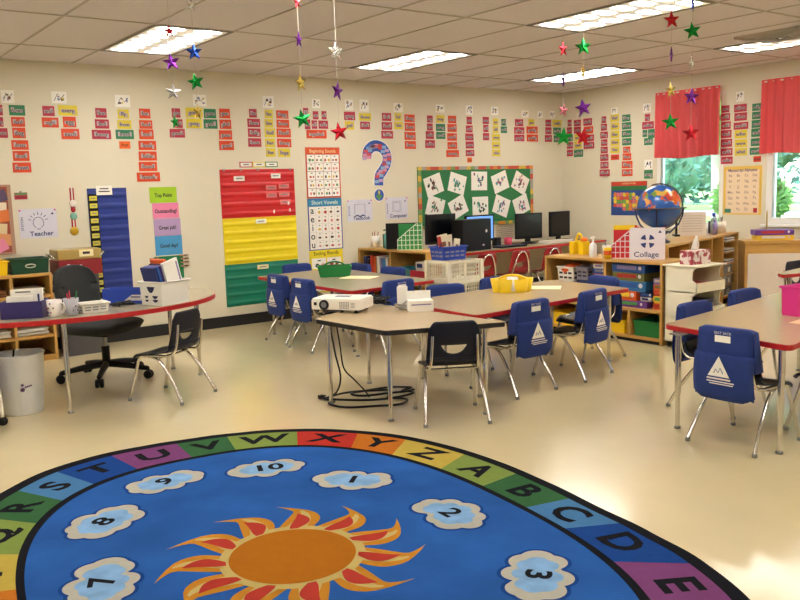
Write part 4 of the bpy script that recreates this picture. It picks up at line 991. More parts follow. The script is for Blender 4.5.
for h, c, c2, w, lab in ((.03, 'navy', 'blue', .34, 'flat navy box at the bottom left of the bookcase'), (.03, 'red', 'orange', .14, 'red box above the flat navy one'), (.035, 'red', 'white', .13, 'red and white box in the left bay of the bookcase'), (.045, 'blue', 'grey', .13, 'blue and grey box in the left bay of the bookcase'), (.04, 'white', 'lilac', .13, 'white box in the left bay of the bookcase'), (.02, 'brown', 'red', .12, 'thin brown box on top of the left bay stack')):
    gbox(-2.925 if w > .3 else -3.015, z, w, h, c, c2, lab, .24); z += h+.001
def basket(name, label, loc, d, c, rz, cat='basket', taper=.9, wall=.006, holes='slots', group=None, darkm=None):
    """open tapered basket; holes are modelled as dark openings through the side"""
    t = thing(name, label, cat, loc, rz, group); w, dp, h = d
    def ringp(k, ins=0.): return [(sx*(w/2*k-ins), sy*(dp/2*k-ins)) for sx, sy in ((-1, -1), (1, -1), (1, 1), (-1, 1))]
    m = MB(); b0, t0 = ringp(taper), ringp(1.); b1, t1 = ringp(taper, wall), ringp(1., wall)
    vs = [(*p, 0) for p in b0]+[(*p, h) for p in t0]+[(*p, h) for p in t1]+[(*p, wall) for p in b1]
    fs = [(3, 2, 1, 0), (12, 13, 14, 15)]
    for i in range(4):
        j = (i+1) % 4; fs += [(i, j, 4+j, 4+i), (4+i, 4+j, 8+j, 8+i), (8+i, 8+j, 12+j, 12+i)]
    m.add(vs, fs, c); m.build('body', t)
    m = MB(); r1 = ringp(1., -.006)
    m.tube([(*p, h) for p in r1], .006, c, 6, closed=True); m.build('rim', t)
    if holes:
        dk = darkm or P('basket_opening', '3a3a44', .8)
        for side, s_ in ((0, -1), (1, -1), (1, 1)):
            m = MB(); L = w if side == 0 else dp; nh = max(2, int(L/.055))
            for i in range(nh):
                for j in (.32, .62):
                    u = (i+.5)/nh-.5; zz = h*j; kk = taper+(1-taper)*j
                    if side == 0: m.box((u*L*.85, -dp/2*kk-.0005, zz), (L/nh*.62, .003, h*.13), dk)
                    else: m.box((s_*(w/2*kk+.0005), u*L*.85, zz), (.003, L/nh*.62, h*.13), dk)
            m.build('slot', t)
    return t
t = basket('basket', 'white slotted basket with a red heart-shaped label in the bookcase', (-2.77, -2.655, .452), (.19, .22, .14), WHITE, RZR)
m = MB(); m.poly([(-.05, -.1125, .115), (0, -.1125, .085), (.05, -.1125, .115), (.03, -.1125, .128), (-.03, -.1125, .128)], CB['orange']); m.build('paper_label', t)
m = MB(); m.ball((0, 0, .135), (.075, .085, .035), CB['orange']); tag(m.build('toy_heap', loc=(-2.77, -2.655, .452), rz=RZR), 'orange toys heaped in the white slotted basket', 'toys', kind='stuff')
basket('basket', 'grey slotted basket beside the white one in the bookcase', (-2.76, -2.835, .452+.033), (.13, .20, .115), CB['grey'], RZR)
for y, lab in ((-2.60, 'yellow bin in the lower left bay of the bookcase'), (-2.88, 'yellow bin in the lower bay, second from the left'), (-3.19, 'yellow bin in the lower bay beside the wooden divider')):
    basket('storage_bin', lab, (-2.72, y, .051), (.26, .30, .11), YEL, RZR, 'bin', .94, holes=None, group='yellow bins on the bottom shelf')
basket('storage_bin', 'green bin on the bottom shelf at the right end of the bookcase', (-2.73, -3.546, .051), (.26, .27, .13), GRN, RZR, 'bin', .95, holes=None)
# on top of the game shelf
ZT = .691
t = thing('tool_caddy', 'yellow and orange castle-shaped caddy on the bookcase, at its left end', 'caddy', (-2.62, -2.60, ZT), RZR)
m = MB()
for s in (-1, 1): m.box((s*.055, 0, .06), (.055, .10, .12), YEL)
m.box((0, .02, .115), (.06, .06, .03), YEL); m.tube([(-.045, 0, .12), (-.02, 0, .18), (.0, 0, .19)], .014, YEL); m.tube([(0, 0, .19), (.02, 0, .175), (.03, 0, .12)], .014, YEL); m.build('body', t, bevel=.006)
m = MB(); m.ball((.055, 0, .135), (.032, .04, .025), P('orange_plastic', 'ee7a1a')); m.build('orange_cap', t)
t = thing('pump_bottle', 'clear white pump bottle on the bookcase between the yellow caddy and the white cup', 'bottle', (-2.80, -2.915, ZT))
MB().lathe([(0, 0), (.034, 0), (.036, .01), (.034, .10), (.02, .125), (.012, .13), (0, .13)], P('bottle_white', 'e4e4e2', .2), 16).build('body', t)
m = MB(); m.tube([(0, 0, .125), (0, 0, .175)], .009, WHITE); m.tube([(0, 0, .175), (-.035, 0, .172)], .007, WHITE); m.tube([(0, 0, .17), (0, 0, .185)], .014, WHITE); m.build('pump', t)
def cup(label, loc, r, h, c, band=None, name='cup', items=()):
    t = thing(name, label, 'cup', loc)
    MB().lathe([(0, 0), (r*.92, 0), (r, h), (r-.004, h), (r*.92-.004, .006), (0, .006)], c, 20).build('body', t)
    if band: MB().lathe([(r*.955, h*.35), (r*.985, h*.75)], band, 20).build('band', t)
    return t
def pens(loc, h0, cols, lab, seed=1, spread=.02):
    r2 = random.Random(seed)
    for i, c in enumerate(cols):
        a = r2.uniform(0, 6.28); q = r2.uniform(.3, 1)*spread
        m = MB(); p0 = Vector((math.cos(a)*q*.5, math.sin(a)*q*.5, .008)); p1 = Vector((math.cos(a)*q*1.5, math.sin(a)*q*1.5, h0+r2.uniform(0, .03)))
        m.tube([p0, p1], .0042, c, 6); m.tube([p1, p1+(p1-p0).normalized()*.012], [.0042, .001], INK, 6)
        tag(m.build('pencil', loc=loc), lab[i] if isinstance(lab, (list, tuple)) else lab, 'pencil', 'pencils in cups')
cup('white cup with a few pens on the bookcase beside the yellow cup', (-2.74, -3.02, ZT), .042, .105, WHITE, CB['white'])
pens((-2.74, -3.02, ZT), .13, [CB['grey'], CB['white']], 'grey or white pen standing in the white cup on the bookcase', 4, .022)
cup('yellow cup in front of the red grid magazine file', (-2.85, -3.12, ZT), .035, .095, YEL, CB['orange'])
def magfile(label, loc, rz, c, linec, w=.10, d=.25, h=.30, cont=None):
    """magazine file seen on its long side: slanted cut, printed grid"""
    t = thing('magazine_file', label, 'magazine file', loc, rz)
    prof = [(0, 0), (d, 0), (d, h), (d*.80, h), (0, h*.40)]
    m = MB(); th = .004
    MX = lambda off: Matrix.Translation((-d/2, off, 0)) @ XZ
    for off in (-w/2, w/2-th): m.prism(prof, 0, -th, c, MX(off))
    m.box((d/2-th/2, 0, h/2), (th, w, h), c); m.box((-d/2+th/2, 0, h*.2), (th, w, h*.4), c); m.box((0, 0, th/2), (d, w, th), c)
    m.build('body', t)
    m = MB(); n = 6
    def top(x): return h*.40+(h*.6)*min(1, x/(d*.80))
    y = -w/2-.0008
    for i in range(n+1):
        x = d*i/n; m.box((x-d/2, y, top(x)/2), (.007, .0015, top(x)), linec)
    for j in range(0, 6):
        zz = h*j/5.5
        xa = 0 if zz <= h*.4 else d*.80*(zz-h*.4)/(h*.6)
        m.box(((xa+d)/2-d/2, y, zz+.003), (d-xa, .0015, .007), linec)
    a, b2 = Vector((-d/2, y, h*.4)), Vector((-d/2+d*.8, y, h)); m.tube([a, b2], .005, linec, 4)
    m.build('printed_grid', t)
    return t
magfile('red magazine file with a white grid beside the white Collage sign', (-2.72, -3.215, ZT), R(-62), P('file_red', 'c8252f'), CUT, h=.27, d=.24)
# yellow and red folder in the red file, white station sign standing in front
t = thing('folder', 'red folder with a yellow top band standing in the red magazine file', 'folder', (-2.715, -3.215, ZT+.005), R(-62))
MB().box((-.01, 0, .14), (.20, .012, .28), P('folder_red', 'c8202c')).build('cover', t); MB().box((-.02, -.0065, .262), (.18, .002, .04), YEL).build('title_band', t)
t = thing('station_sign', 'white standing Collage station sign with four dark wedges on the bookcase', 'sign', (-2.74, -3.455, ZT), R(-55))
m = MB(); m.box((0, 0, .135), (.285, .006, .27), P('sign_white', 'e4e0ea', .35)); o = m.build('sheet', t)
m = MB(); M1 = Matrix.Translation((0, 0, .155))
for k in range(4):
    a0 = R(18+90*k); m.poly([M1 @ Vector((.016*math.cos(a0+.47), -.0038, .016*math.sin(a0+.47)))]+[M1 @ Vector((.06*math.cos(a0+R(54)*j/6), -.0038, .06*math.sin(a0+R(54)*j/6))) for j in range(7)], NAVYINK)
m.build('emblem', t); MB().poly([(.085, -.0038, .225), (.115, -.0038, .225), (.10, -.0038, .25)], NAVYINK).build('triangle_mark', t)
MB().text('Collage', .062, NAVYINK, TX(-.01, -.0038, .042), .012, sx=1.1).build('lettering', t)

# shelf behind, with the globe
B2L, B2R = Vector((-2.33, -3.365)), Vector((-.34, -2.83)); b2d = (B2R-B2L); b2a = math.atan2(b2d.y, b2d.x); b2w = b2d.length
def b2(u, v, z=.78):      # u along the front from the left, v back from the front edge
    e = b2d.normalized(); n = Vector((-e.y, e.x)); p = B2L+e*u+n*v; return (p.x, p.y, z)
t = bookcase('bookcase', 'taller wooden bookcase carrying the globe, under the left window', (*B2L, 0), b2a, b2w, .36, .78, [(.58, .05, .758), (1.22, .05, .758), (1.58, .05, .758)], [(.022, 1.22, .40), (.022, b2w-.022, .05)], base=.05)
for i in range(6): MB().box((1.79, .17, .12+.115*i), (.34, .33, .012), WOOD).build('tray_slot', t)
GT = P('drawer_grey', '8f9096', .4)
for i, (z, hgt) in enumerate(((.126, .09), (.241, .09), (.356, .09))):
    dr = MB().box((0, .14, hgt/2), (.27, .28, hgt), GT).build('drawer', t, (1.79, .02, z), bevel=.004); MB().box((.02, -.002, hgt*.45), (.06, .004, .05), PAPER).build('label_card', dr)
for i, z in enumerate((.471, .586, .70)):
    m = MB()
    for k in range(3): m.box((.01*(k % 2), .13, .006+.012*k), (.25, .30, .008), PAPER if k != 1 else CB['grey'])
    tag(m.build('paper_stack', loc=b2(1.79, .02, z+.0005), rz=b2a), ['stack of papers in the lowest paper tray of the cubby', 'stack of papers in the middle paper tray of the cubby', 'stack of papers in the top paper tray of the cubby'][i], 'papers', 'paper stacks in trays')
box_item('storage_box', 'dark red box on the upper shelf under the globe', 'box', b2(.30, .15, .402), (.42, .22, .16), REDP, b2a)
box_item('book', 'yellow-green flat book lying in front of the dark red box', 'book', b2(.28, .055, .562+.002), (.30, .17, .02), CB['green'], b2a) if False else None
for i, (u, c, l) in enumerate(((1.10, 'lilac', 'lilac upright book in the dark bay below the pen cups'), (1.135, 'red', 'red upright book in the dark bay below the pen cups'), (1.165, 'navy', 'navy upright book in the dark bay below the pen cups'))):
    box_item('book', l, 'book', b2(u, .13, .402), (.028, .2, .26), CB[c], b2a, 'upright books in the globe bookcase')
# globe
OCE = P('globe_ocean', '2f6fc4', .25)
GLB = mat('globe_print', '2f6fc4', .22, vary=0, coat=.3); nt = GLB.node_tree; b = nt.nodes['Principled BSDF']; tc = nt.nodes['Texture Coordinate']
n1 = nt.nodes.new('ShaderNodeTexNoise'); n1.inputs['Scale'].default_value = 4.2; n1.inputs['Detail'].default_value = 5
mp = nt.nodes.new('ShaderNodeMapping'); mp.inputs['Location'].default_value = (.55, .2, .83)
nt.links.new(tc.outputs['Object'], mp.inputs['Vector']); nt.links.new(mp.outputs['Vector'], n1.inputs['Vector'])
n2 = nt.nodes.new('ShaderNodeTexVoronoi'); n2.inputs['Scale'].default_value = 13; nt.links.new(tc.outputs['Object'], n2.inputs['Vector'])
cr = nt.nodes.new('ShaderNodeValToRGB'); cr.color_ramp.interpolation = 'CONSTANT'
els = cr.color_ramp.elements; els[0].color = (*lin('d9682a'), 1); els[1].position = .4; els[1].color = (*lin('e8a040'), 1)
for p_, c_ in ((.6, 'c8503a'), (.75, '7a9a4a'), (.88, 'e0b850')): e = els.new(p_); e.color = (*lin(c_), 1)
sep = nt.nodes.new('ShaderNodeSeparateColor'); nt.links.new(n2.outputs['Color'], sep.inputs['Color']); nt.links.new(sep.outputs['Red'], cr.inputs['Fac'])
cr2 = nt.nodes.new('ShaderNodeValToRGB'); cr2.color_ramp.elements[0].position = .53; cr2.color_ramp.elements[1].position = .545; nt.links.new(n1.outputs['Fac'], cr2.inputs['Fac'])
mx = nt.nodes.new('ShaderNodeMix'); mx.data_type = 'RGBA'; mx.inputs['A'].default_value = (*lin('2a62b8'), 1); nt.links.new(cr2.outputs['Color'], mx.inputs['Factor']); nt.links.new(cr.outputs['Color'], mx.inputs['B']); nt.links.new(mx.outputs['Result'], b.inputs['Base Color'])
t = thing('globe', 'large blue and orange globe in a navy stand on the bookcase by the window', 'globe', (-2.10, -3.10, .78))
MB().ball((0, 0, .335), .2, GLB, None, 40).build('sphere', t)
m = MB(); NB = P('globe_stand_navy', '1a2a58', .3)
m.lathe([(0, 0), (.10, 0), (.105, .015), (.075, .03), (.05, .05), (.06, .075), (.11, .11), (0, .11)], NB, 28); m.build('base', t)
m = MB()
for k in range(4):
    a = R(30+90*k); m.tube([(.09*math.cos(a), .09*math.sin(a), .09), (.17*math.cos(a), .17*math.sin(a), .17), (.205*math.cos(a), .205*math.sin(a), .25), (.215*math.cos(a), .215*math.sin(a), .315)], .008, NB, 8)
m.build('cradle', t)
m = MB(); m.lathe([(.204, .315), (.245, .315), (.245, .325), (.204, .325), (.204, .315)], P('globe_ring', '3a3a48', .35), 40); m.build('horizon_ring', t)
m = MB(); m.tube([(.208*math.sin(a), 0, .335+.208*math.cos(a)) for a in [R(-20+10*k) for k in range(23)]], .006, P('globe_ring', ''), 6, M=Matrix.Rotation(R(310), 4, 'Z')); m.build('meridian', t)
# paper holder, bottles, cups beside the globe
t = thing('paper_holder', 'easel stand with beige printed sheets between the globe and the window', 'paper stand', b2(1.27, .25), R(-42))
m = MB(); m.box((-.13, .03, .165), (.02, .02, .33), BLACK); m.box((-.13, .03, .01), (.05, .12, .02), BLACK); m.box((-.06, .03, .19), (.16, .012, .012), BLACK); m.build('post', t)
m = MB(); m.box((.02, 0, .125), (.27, .004, .24), P('sheet_beige', 'd8cfc4', .7))
for k in range(7): m.box((.02, -.0025, .05+.026*k), (.20, .0008, .006), P('sheet_rule', 'b8aca0'))
m.build('printed_sheet', t)
def bottle(label, loc, c, r, h, cap, rz=0):
    t = thing('bottle', label, 'bottle', loc)
    MB().lathe([(0, 0), (r, 0), (r, h*.68), (r*.5, h*.8), (r*.4, h*.82), (0, h*.82)], c, 16).build('body', t)
    m = MB(); m.lathe([(0, h*.82), (r*.45, h*.82), (r*.45, h), (0, h)], cap, 12); m.tube([(0, 0, h*.97), (-r*1.2, 0, h*.95)], r*.2, cap, 6); m.build('cap', t)
bottle('small lilac bottle beside the printed sheets on the globe bookcase', b2(1.585, .10), CB['lilac'], .026, .15, CB['lilac'])
bottle('pump bottle with a blue cap next to the lilac bottle', b2(1.67, .14), P('bottle_grey', '9ab0b4', .2), .036, .22, BLU)
box_item('tin', 'dark tin between the blue-capped bottle and the white pen cup', 'tin', b2(1.765, .20), (.035, .05, .13), CB['dark'], b2a)
cup('white pen cup at the right end of the globe bookcase', b2(1.86, .13), .055, .12, P('cup_cream', 'eae0cc'), None)
pens(b2(1.86, .13), .145, [INK, CB['brown'], CB['blue'], INK], 'dark pen standing in the white cup on the globe bookcase', 9, .03)

# white rolling bins with tissue box
t = thing('bin_cart', 'white rolling cart of open-fronted stacking bins beside the bookcase', 'cart', (-2.90, -3.745, 0))
for i in range(3):
    z0 = .05+.205*i; h = .205; w, d = .385, .28
    m = MB(); th = .008
    prof = [(0, 0), (d, 0), (d, h), (d*.0+.03, h), (d*.0, h*.86), (.0, h*.86)]
    side = [(0, 0), (-d, 0), (-d-.02, h*.10), (-d-.022, h*.36), (-d+.03, h*.50), (-d+.025, h*.84), (-d-.005, h), (0, h)]
    for x in (0, w-th): m.prism([(p[0], p[1]) for p in side], 0, th, IVORY, Matrix.Translation((x, 0, z0)) @ Matrix(((0, 0, 1, 0), (1, 0, 0, 0), (0, 1, 0, 0), (0, 0, 0, 1))))
    m.box((w/2, -th/2, z0+h/2), (w, th, h), IVORY); m.box((w/2, -d/2, z0+th/2), (w, d, th), IVORY)
    m.box((w/2, -d-.015, z0+h*.21), (w, th, h*.38), IVORY)
    m.build('bin', t)
MB().box((.1925, -.145, .671), (.40, .33, .012), IVORY).build('top_lid', t, bevel=.003)
for x in (.03, .355):
    for y in (-.03, -.25):
        m = MB(); m.lathe([(0, -.01), (.022, -.01), (.024, 0), (.022, .01), (0, .01)], BLACK, 14, T((x, y, .0245), rx=R(90))); m.tube([(x, y, .03), (x, y, .052)], .006, STEEL); m.build('caster', t)
box_item('storage_box', 'dark red folder box in the top bin of the white cart', 'box', (-2.70, -3.89, .4695), (.28, .18, .05), REDP)
for i, (c, hh) in enumerate((('white', .03), ('navy', .03), ('grey', .03), ('dark', .03))):
    box_item('book', ['white book at the bottom of the middle cart bin', 'navy book second in the middle cart bin', 'grey book third in the middle cart bin', 'dark book on top in the middle cart bin'][i], 'book', (-2.71, -3.89, .264+.031*i), (.27, .18, .03), CB[c], 0, 'books in the middle bin of the cart')
t = thing('tissue_box', 'red and white patterned tissue box with a tissue on the white cart', 'tissue box', (-2.715, -3.90, .6775), R(-4))
TB = mat('tissue_box_print', 'c8b0b0', .5, vary=0); nt = TB.node_tree; b = nt.nodes['Principled BSDF']; tc = nt.nodes['Texture Coordinate']; vo = nt.nodes.new('ShaderNodeTexNoise'); vo.inputs['Scale'].default_value = 22; nt.links.new(tc.outputs['Object'], vo.inputs['Vector'])
cr = nt.nodes.new('ShaderNodeValToRGB'); cr.color_ramp.elements[0].position = .47; cr.color_ramp.elements[0].color = (*lin('a83a4c'), 1); cr.color_ramp.elements[1].position = .53; cr.color_ramp.elements[1].color = (*lin('e6d8d4'), 1); nt.links.new(vo.outputs['Fac'], cr.inputs['Fac']); nt.links.new(cr.outputs['Color'], b.inputs['Base Color'])
MB().box((0, 0, .055), (.23, .12, .11), TB).build('carton', t, bevel=.003)
m = MB(); m.grid(lambda u, v: ((u-.5)*.09*(1-.75*v)+.01*v, .02*math.sin(u*9+v*3)*(1-v), .109+.115*v), 12, 8, PAPER); m.build('tissue', t, solid=.002)

# corner cabinet with white door
cA, cB = Vector((-.81, -3.19)), Vector((-.42, -3.60)); cd_ = cB-cA; ca = math.atan2(cd_.y, cd_.x)
cw = cd_.length
t = thing('cabinet', 'wooden cabinet with a pale door below the right window', 'cabinet', (*cA, 0), ca)
MB().box((cw/2, .15, .345), (cw, .30, .69), WOOD).build('carcass', t, bevel=.003)
MB().box((cw/2, .145, .705), (cw+.02, .32, .03), WOOD).build('top_board', t, bevel=.003)
MB().box((cw/2+.0, -.008, .315), (cw-.05, .016, .55), P('cabinet_door', 'e6d9cc', .35)).build('door', t, bevel=.003)
def cabp(u, v, z=.7205): e = cd_.normalized(); n = Vector((-e.y, e.x)); p = cA+e*u+n*v; return (p.x, p.y, z)
lidded('game_box', 'yellow and white game box lying on the corner cabinet', 'game box', cabp(.29, .12), (.36, .2, .05), CB['yellow'], CB['white'], ca, 'boxes on the corner cabinet')
lidded('game_box', 'purple and red game box on top of the yellow one', 'game box', cabp(.28, .11, .772), (.37, .19, .052), CB['purple'], CB['red'], ca+R(2), 'boxes on the corner cabinet')
t = thing('wire_hoop', 'thin upright wire hoop behind the boxes on the corner cabinet', 'hoop', cabp(.27, .28))
m = MB(); m.tube([(.055*math.cos(R(180-12*k)), 0, .16+.13*math.sin(R(180-12*k))) for k in range(16)][:16]+[(.055, 0, 0)], .005, P('brass', 'b89a5a', .3, metal=.8), 6, M=Matrix.Rotation(R(25), 4, 'Z')); m.tube([(-.055, 0, .16), (-.055, 0, 0)], .005, P('brass', ''), 6, M=Matrix.Rotation(R(25), 4, 'Z')); m.build('wire', t)

# low bookcase at right angles to the back wall
bookcase('bookcase', 'low wooden bookcase of upright books by the back wall, behind the back table', (-3.40, -.03, 0), RZR, 1.235, .30, .705, [(.60, .05, .683)], [(.022, 1.213, .36), (.022, 1.213, .05)], base=.05)
y = -.085
for i, (w, h, c, l) in enumerate(((.05, .25, 'navy', 'navy upright book at the far left of the low bookcase'), (.045, .22, 'dark', 'dark upright book, second from the left on the low bookcase'), (.03, .26, 'blue', 'blue upright book, third from the left on the low bookcase'), (.05, .27, 'red', 'tall red upright book on the low bookcase'), (.03, .25, 'orange', 'thin orange upright book beside the tall red one'), (.045, .24, 'brown', 'brown upright book on the low bookcase'), (.04, .26, 'white', 'white upright book on the low bookcase'), (.035, .24, 'lilac', 'pale lilac upright book next to the wide blue one'), (.09, .23, 'teal', 'wide blue upright book on the low bookcase'), (.03, .25, 'white', 'thin white upright book near the divider'), (.04, .25, 'brown', 'brown upright book against the divider'))):
    t = thing('book', l, 'book', (-3.37+.10+.01*(i % 3), y-w/2, .361), RZR, 'upright books in the low bookcase')
    MB().box((0, 0, h/2), (w-.002, .19, h), CB[c]).build('cover', t, bevel=.003); MB().box((0, .004, h/2+.003), (w*.7, .186, h-.004), PAPER).build('page_block', t)
    y -= w+.001
basket('storage_bin', 'teal bin on the upper shelf of the low bookcase', (-3.25, -.80, .361), (.26, .22, .15), P('teal_plastic', '3a8a98'), RZR, 'bin', .92, holes=None)
box_item('storage_box', 'crimson box at the right end of the low bookcase', 'box', (-3.26, -1.07, .361), (.24, .22, .14), P('box_crimson', 'b0203a'), RZR)
lidded('game_box', 'blue and white box on top of the crimson box', 'game box', (-3.26, -1.11, .502), (.15, .2, .09), CB['white'], CB['navy'], RZR)
cup('white cup of pencils at the far end of the low bookcase', (-3.27, -.20, .706), .05, .13, WHITE)
pens((-3.27, -.20, .706), .15, [CB['brown'], CB['red'], CB['brown']], ['brown pencil on the left in the white cup at the back', 'red pencil in the white cup at the back', 'second brown pencil in the white cup at the back'], 6, .03)
bottle('teal pump bottle beside the white pencil cup at the back', (-3.26, -.42, .706), P('bottle_teal', '6ab0b0', .2), .045, .21, P('pump_green', '2f7a50'))
box_item('tin', 'dark green tin between the pencil cup and the teal bottle', 'tin', (-3.22, -.32, .706), (.05, .04, .15), P('tin_green', '1f5a3a'))
magfile('green magazine file with a white grid on the low bookcase', (-3.27, -.84, .706), R(-44), P('file_green', '2a8a48'), P('grid_pale_green', 'd8e8d0'), h=.28, d=.26)
t = thing('folder', 'green folder standing in the green magazine file', 'folder', (-3.272, -.838, .711), R(-44)); MB().box((-.02, 0, .135), (.20, .012, .27), GRN).build('cover', t)
t = thing('standing_board', 'black standing board behind the green magazine file', 'board', (-3.25, -.68, .706), R(-40)); MB().box((0, 0, .14), (.36, .014, .28), BLACK).build('panel', t, bevel=.004)

# stack of white crates with a blue basket
def crate(z, label):
    t = thing('crate', label, 'crate', (-3.865, -2.245, z), R(0), 'stack of cream crates')
    w, d, h = .375, .29, .178
    bars = MB()
    for s in (-1, 1):
        bars.box((s*w/2, 0, h-.012), (.016, d, .024), IVORY); bars.box((0, s*d/2, h-.012), (w+.016, .016, .024), IVORY)
        bars.box((s*w/2, 0, .014), (.014, d, .028), IVORY); bars.box((0, s*d/2, .014), (w, .014, .028), IVORY)
        for s2 in (-1, 1): bars.box((s*w/2, s2*d/2, h/2), (.036, .036, h), IVORY)
        bars.box((0, s*d/2, h/2), (.02, .012, h), IVORY)
    bars.build('rails', t)
    m = MB()
    for s in (-1, 1):
        for k in range(1, 13): m.box((-w/2+w*k/13, s*d/2, h/2), (.006, .005, h-.03), IVORY)
        for k in range(1, 10): m.box((s*w/2, -d/2+d*k/10, h/2), (.005, .006, h-.03), IVORY)
        for k in range(1, 5): m.box((0, s*d/2, h*k/5), (w, .005, .006), IVORY); m.box((s*w/2, 0, h*k/5), (.005, d, .006), IVORY)
    m.build('lattice', t)
    MB().box((0, 0, .006), (w-.01, d-.01, .008), IVORY).build('floor_panel', t)
for i, l in enumerate(('lowest cream lattice crate, standing on the floor', 'cream lattice crate second from the floor', 'cream lattice crate just below the topmost one', 'topmost cream lattice crate, under the blue basket')): crate(.001+.179*i, l)
t = basket('basket', 'blue slotted basket of books on the topmost cream crate', (-3.89, -2.20, .718), (.27, .19, .115), BLU, R(-1), taper=.9, darkm=CB['grey'])
for i, (x, yy, w, h, c, a, l) in enumerate(((-.09, -.03, .03, .20, 'red', -10, 'dark red book leaning in the blue basket'), (-.04, 0, .10, .215, 'white', -8, 'cream book sheet standing in the blue basket, left'), (.02, .03, .10, .205, 'white', -4, 'cream book standing in the middle of the blue basket'), (.085, .0, .06, .17, 'white', 8, 'small white book at the right in the blue basket'))):
    m = MB(); m.box((0, 0, h/2), (w, .015, h), P('book_cream', 'ece0c0') if c == 'white' else CB[c]); m.box((0, -.008, h*.6), (w*.5, .001, h*.2), CB['brown'] if c == 'white' else CB['dark'])
    o = m.build('book', loc=(-3.89+x*.95, -2.20+yy*.7, .727), rz=R(-4)); o.rotation_euler = (0, R(a), R(-4)); tag(o, l, 'book', 'books in the blue basket')

# ------------------------------------------------------------------ computers
SCR = mat('screen_dark', '0b0d12', .2, vary=.05, spec=.4); SCB = mat('screen_blue', '5f8fe0', .3, vary=.1, scale=3, emit=.55)
def monitor(x, y, z, w, h, rz, label, scr=SCR):
    t = thing('monitor', label, 'monitor', (x, y, .616), rz, 'computer monitors')
    b0 = z-.616
    MB().box((0, 0, b0+h/2), (w, .035, h), BLACK).build('housing', t, bevel=.006)
    MB().box((0, -.0182, b0+h/2+.008), (w-.036, .001, h-.05), scr).build('screen', t)
    m = MB(); m.box((0, .02, b0/2+.04), (.07, .03, b0+.08), BLACK); m.lathe([(0, 0), (.11, 0), (.105, .012), (.03, .02), (0, .02)], BLACK, 24, sy=.75); m.build('stand', t)
monitor(-2.46, -.36, .70, .42, .345, R(-4), 'black monitor at the left end of the computer table, behind the blue basket')
monitor(-1.80, -.30, .685, .42, .32, R(-6), 'monitor with a glowing blue screen behind the black computer tower', SCB)
monitor(-1.02, -.36, .675, .41, .32, R(-8), 'black monitor in the middle beside the beige wall notice')
monitor(-.455, -.36, .675, .40, .32, R(4), 'black monitor nearest the room corner')
t = thing('computer_tower', 'black computer tower standing on the computer table', 'computer', (-2.19, -.60, .616), R(3))
MB().box((0, 0, .18), (.46, .18, .36), BLACK).build('case', t, bevel=.006)
m = MB(); m.ball((.15, -.0905, .22), (.016, .002, .02), CUT); m.box((.10, -.0905, .06), (.03, .002, .018), CUT); m.build('badge', t)
for x, yy, l in ((-1.60, -.62, 'black keyboard on the computer table left of the pink cup'), (-2.66, -.68, 'black keyboard at the left end of the computer table')):
    t = thing('keyboard', l, 'keyboard', (x, yy, .616), R(-3)); MB().box((0, 0, .01), (.42, .15, .02), BLACK).build('case', t, bevel=.004)
    m = MB()
    for i in range(14):
        for j in range(5): m.box((-.185+.0285*i, -.052+.026*j, .0215), (.022, .02, .006), CB['dark'])
    m.build('keys', t)
t = thing('mouse', 'black computer mouse on the computer table', 'mouse', (-1.28, -.55, .616)); m = MB(); m.ball((0, 0, .0155), (.03, .05, .015), BLACK); m.build('shell', t)
cup('pink cup on the computer table between two monitors', (-1.36, -.34, .616), .05, .09, P('cup_pink', 'd8486a'))
box_item('speaker', 'small black speaker beside the pink cup', 'speaker', (-1.5, -.28, .616), (.08, .08, .10), BLACK)
t = thing('paper_stack', 'beige papers and keyboard pad lying on the computer table near the corner', 'papers', (-.78, -.58, .616)); m = MB()
for k in range(4): m.box((.02*k, .01*k, .004+.007*k), (.40, .20, .006), P('sheet_beige', ''))
m.build('sheet', t)
for i, (x, a) in enumerate(((-2.5, 0.), (-1.95, .5), (-1.5, .9), (-.9, 1.4))):
    m = MB(); m.tube(catmull([(0, 0, .58), (.05, .01, .4), (.1+.05*math.sin(a), .0, .2), (.2, -.02, .06), (.25, -.03, .012)], 6, False), .006, CB['grey'], 6)
    tag(m.build('cable', loc=(x, -.12, 0)), ['grey cable hanging under the left end of the computer table', 'grey cable hanging under the computer tower', 'grey cable hanging below the pink cup', 'grey cable hanging under the right part of the computer table'][i], 'cable', 'cables below the computer table')

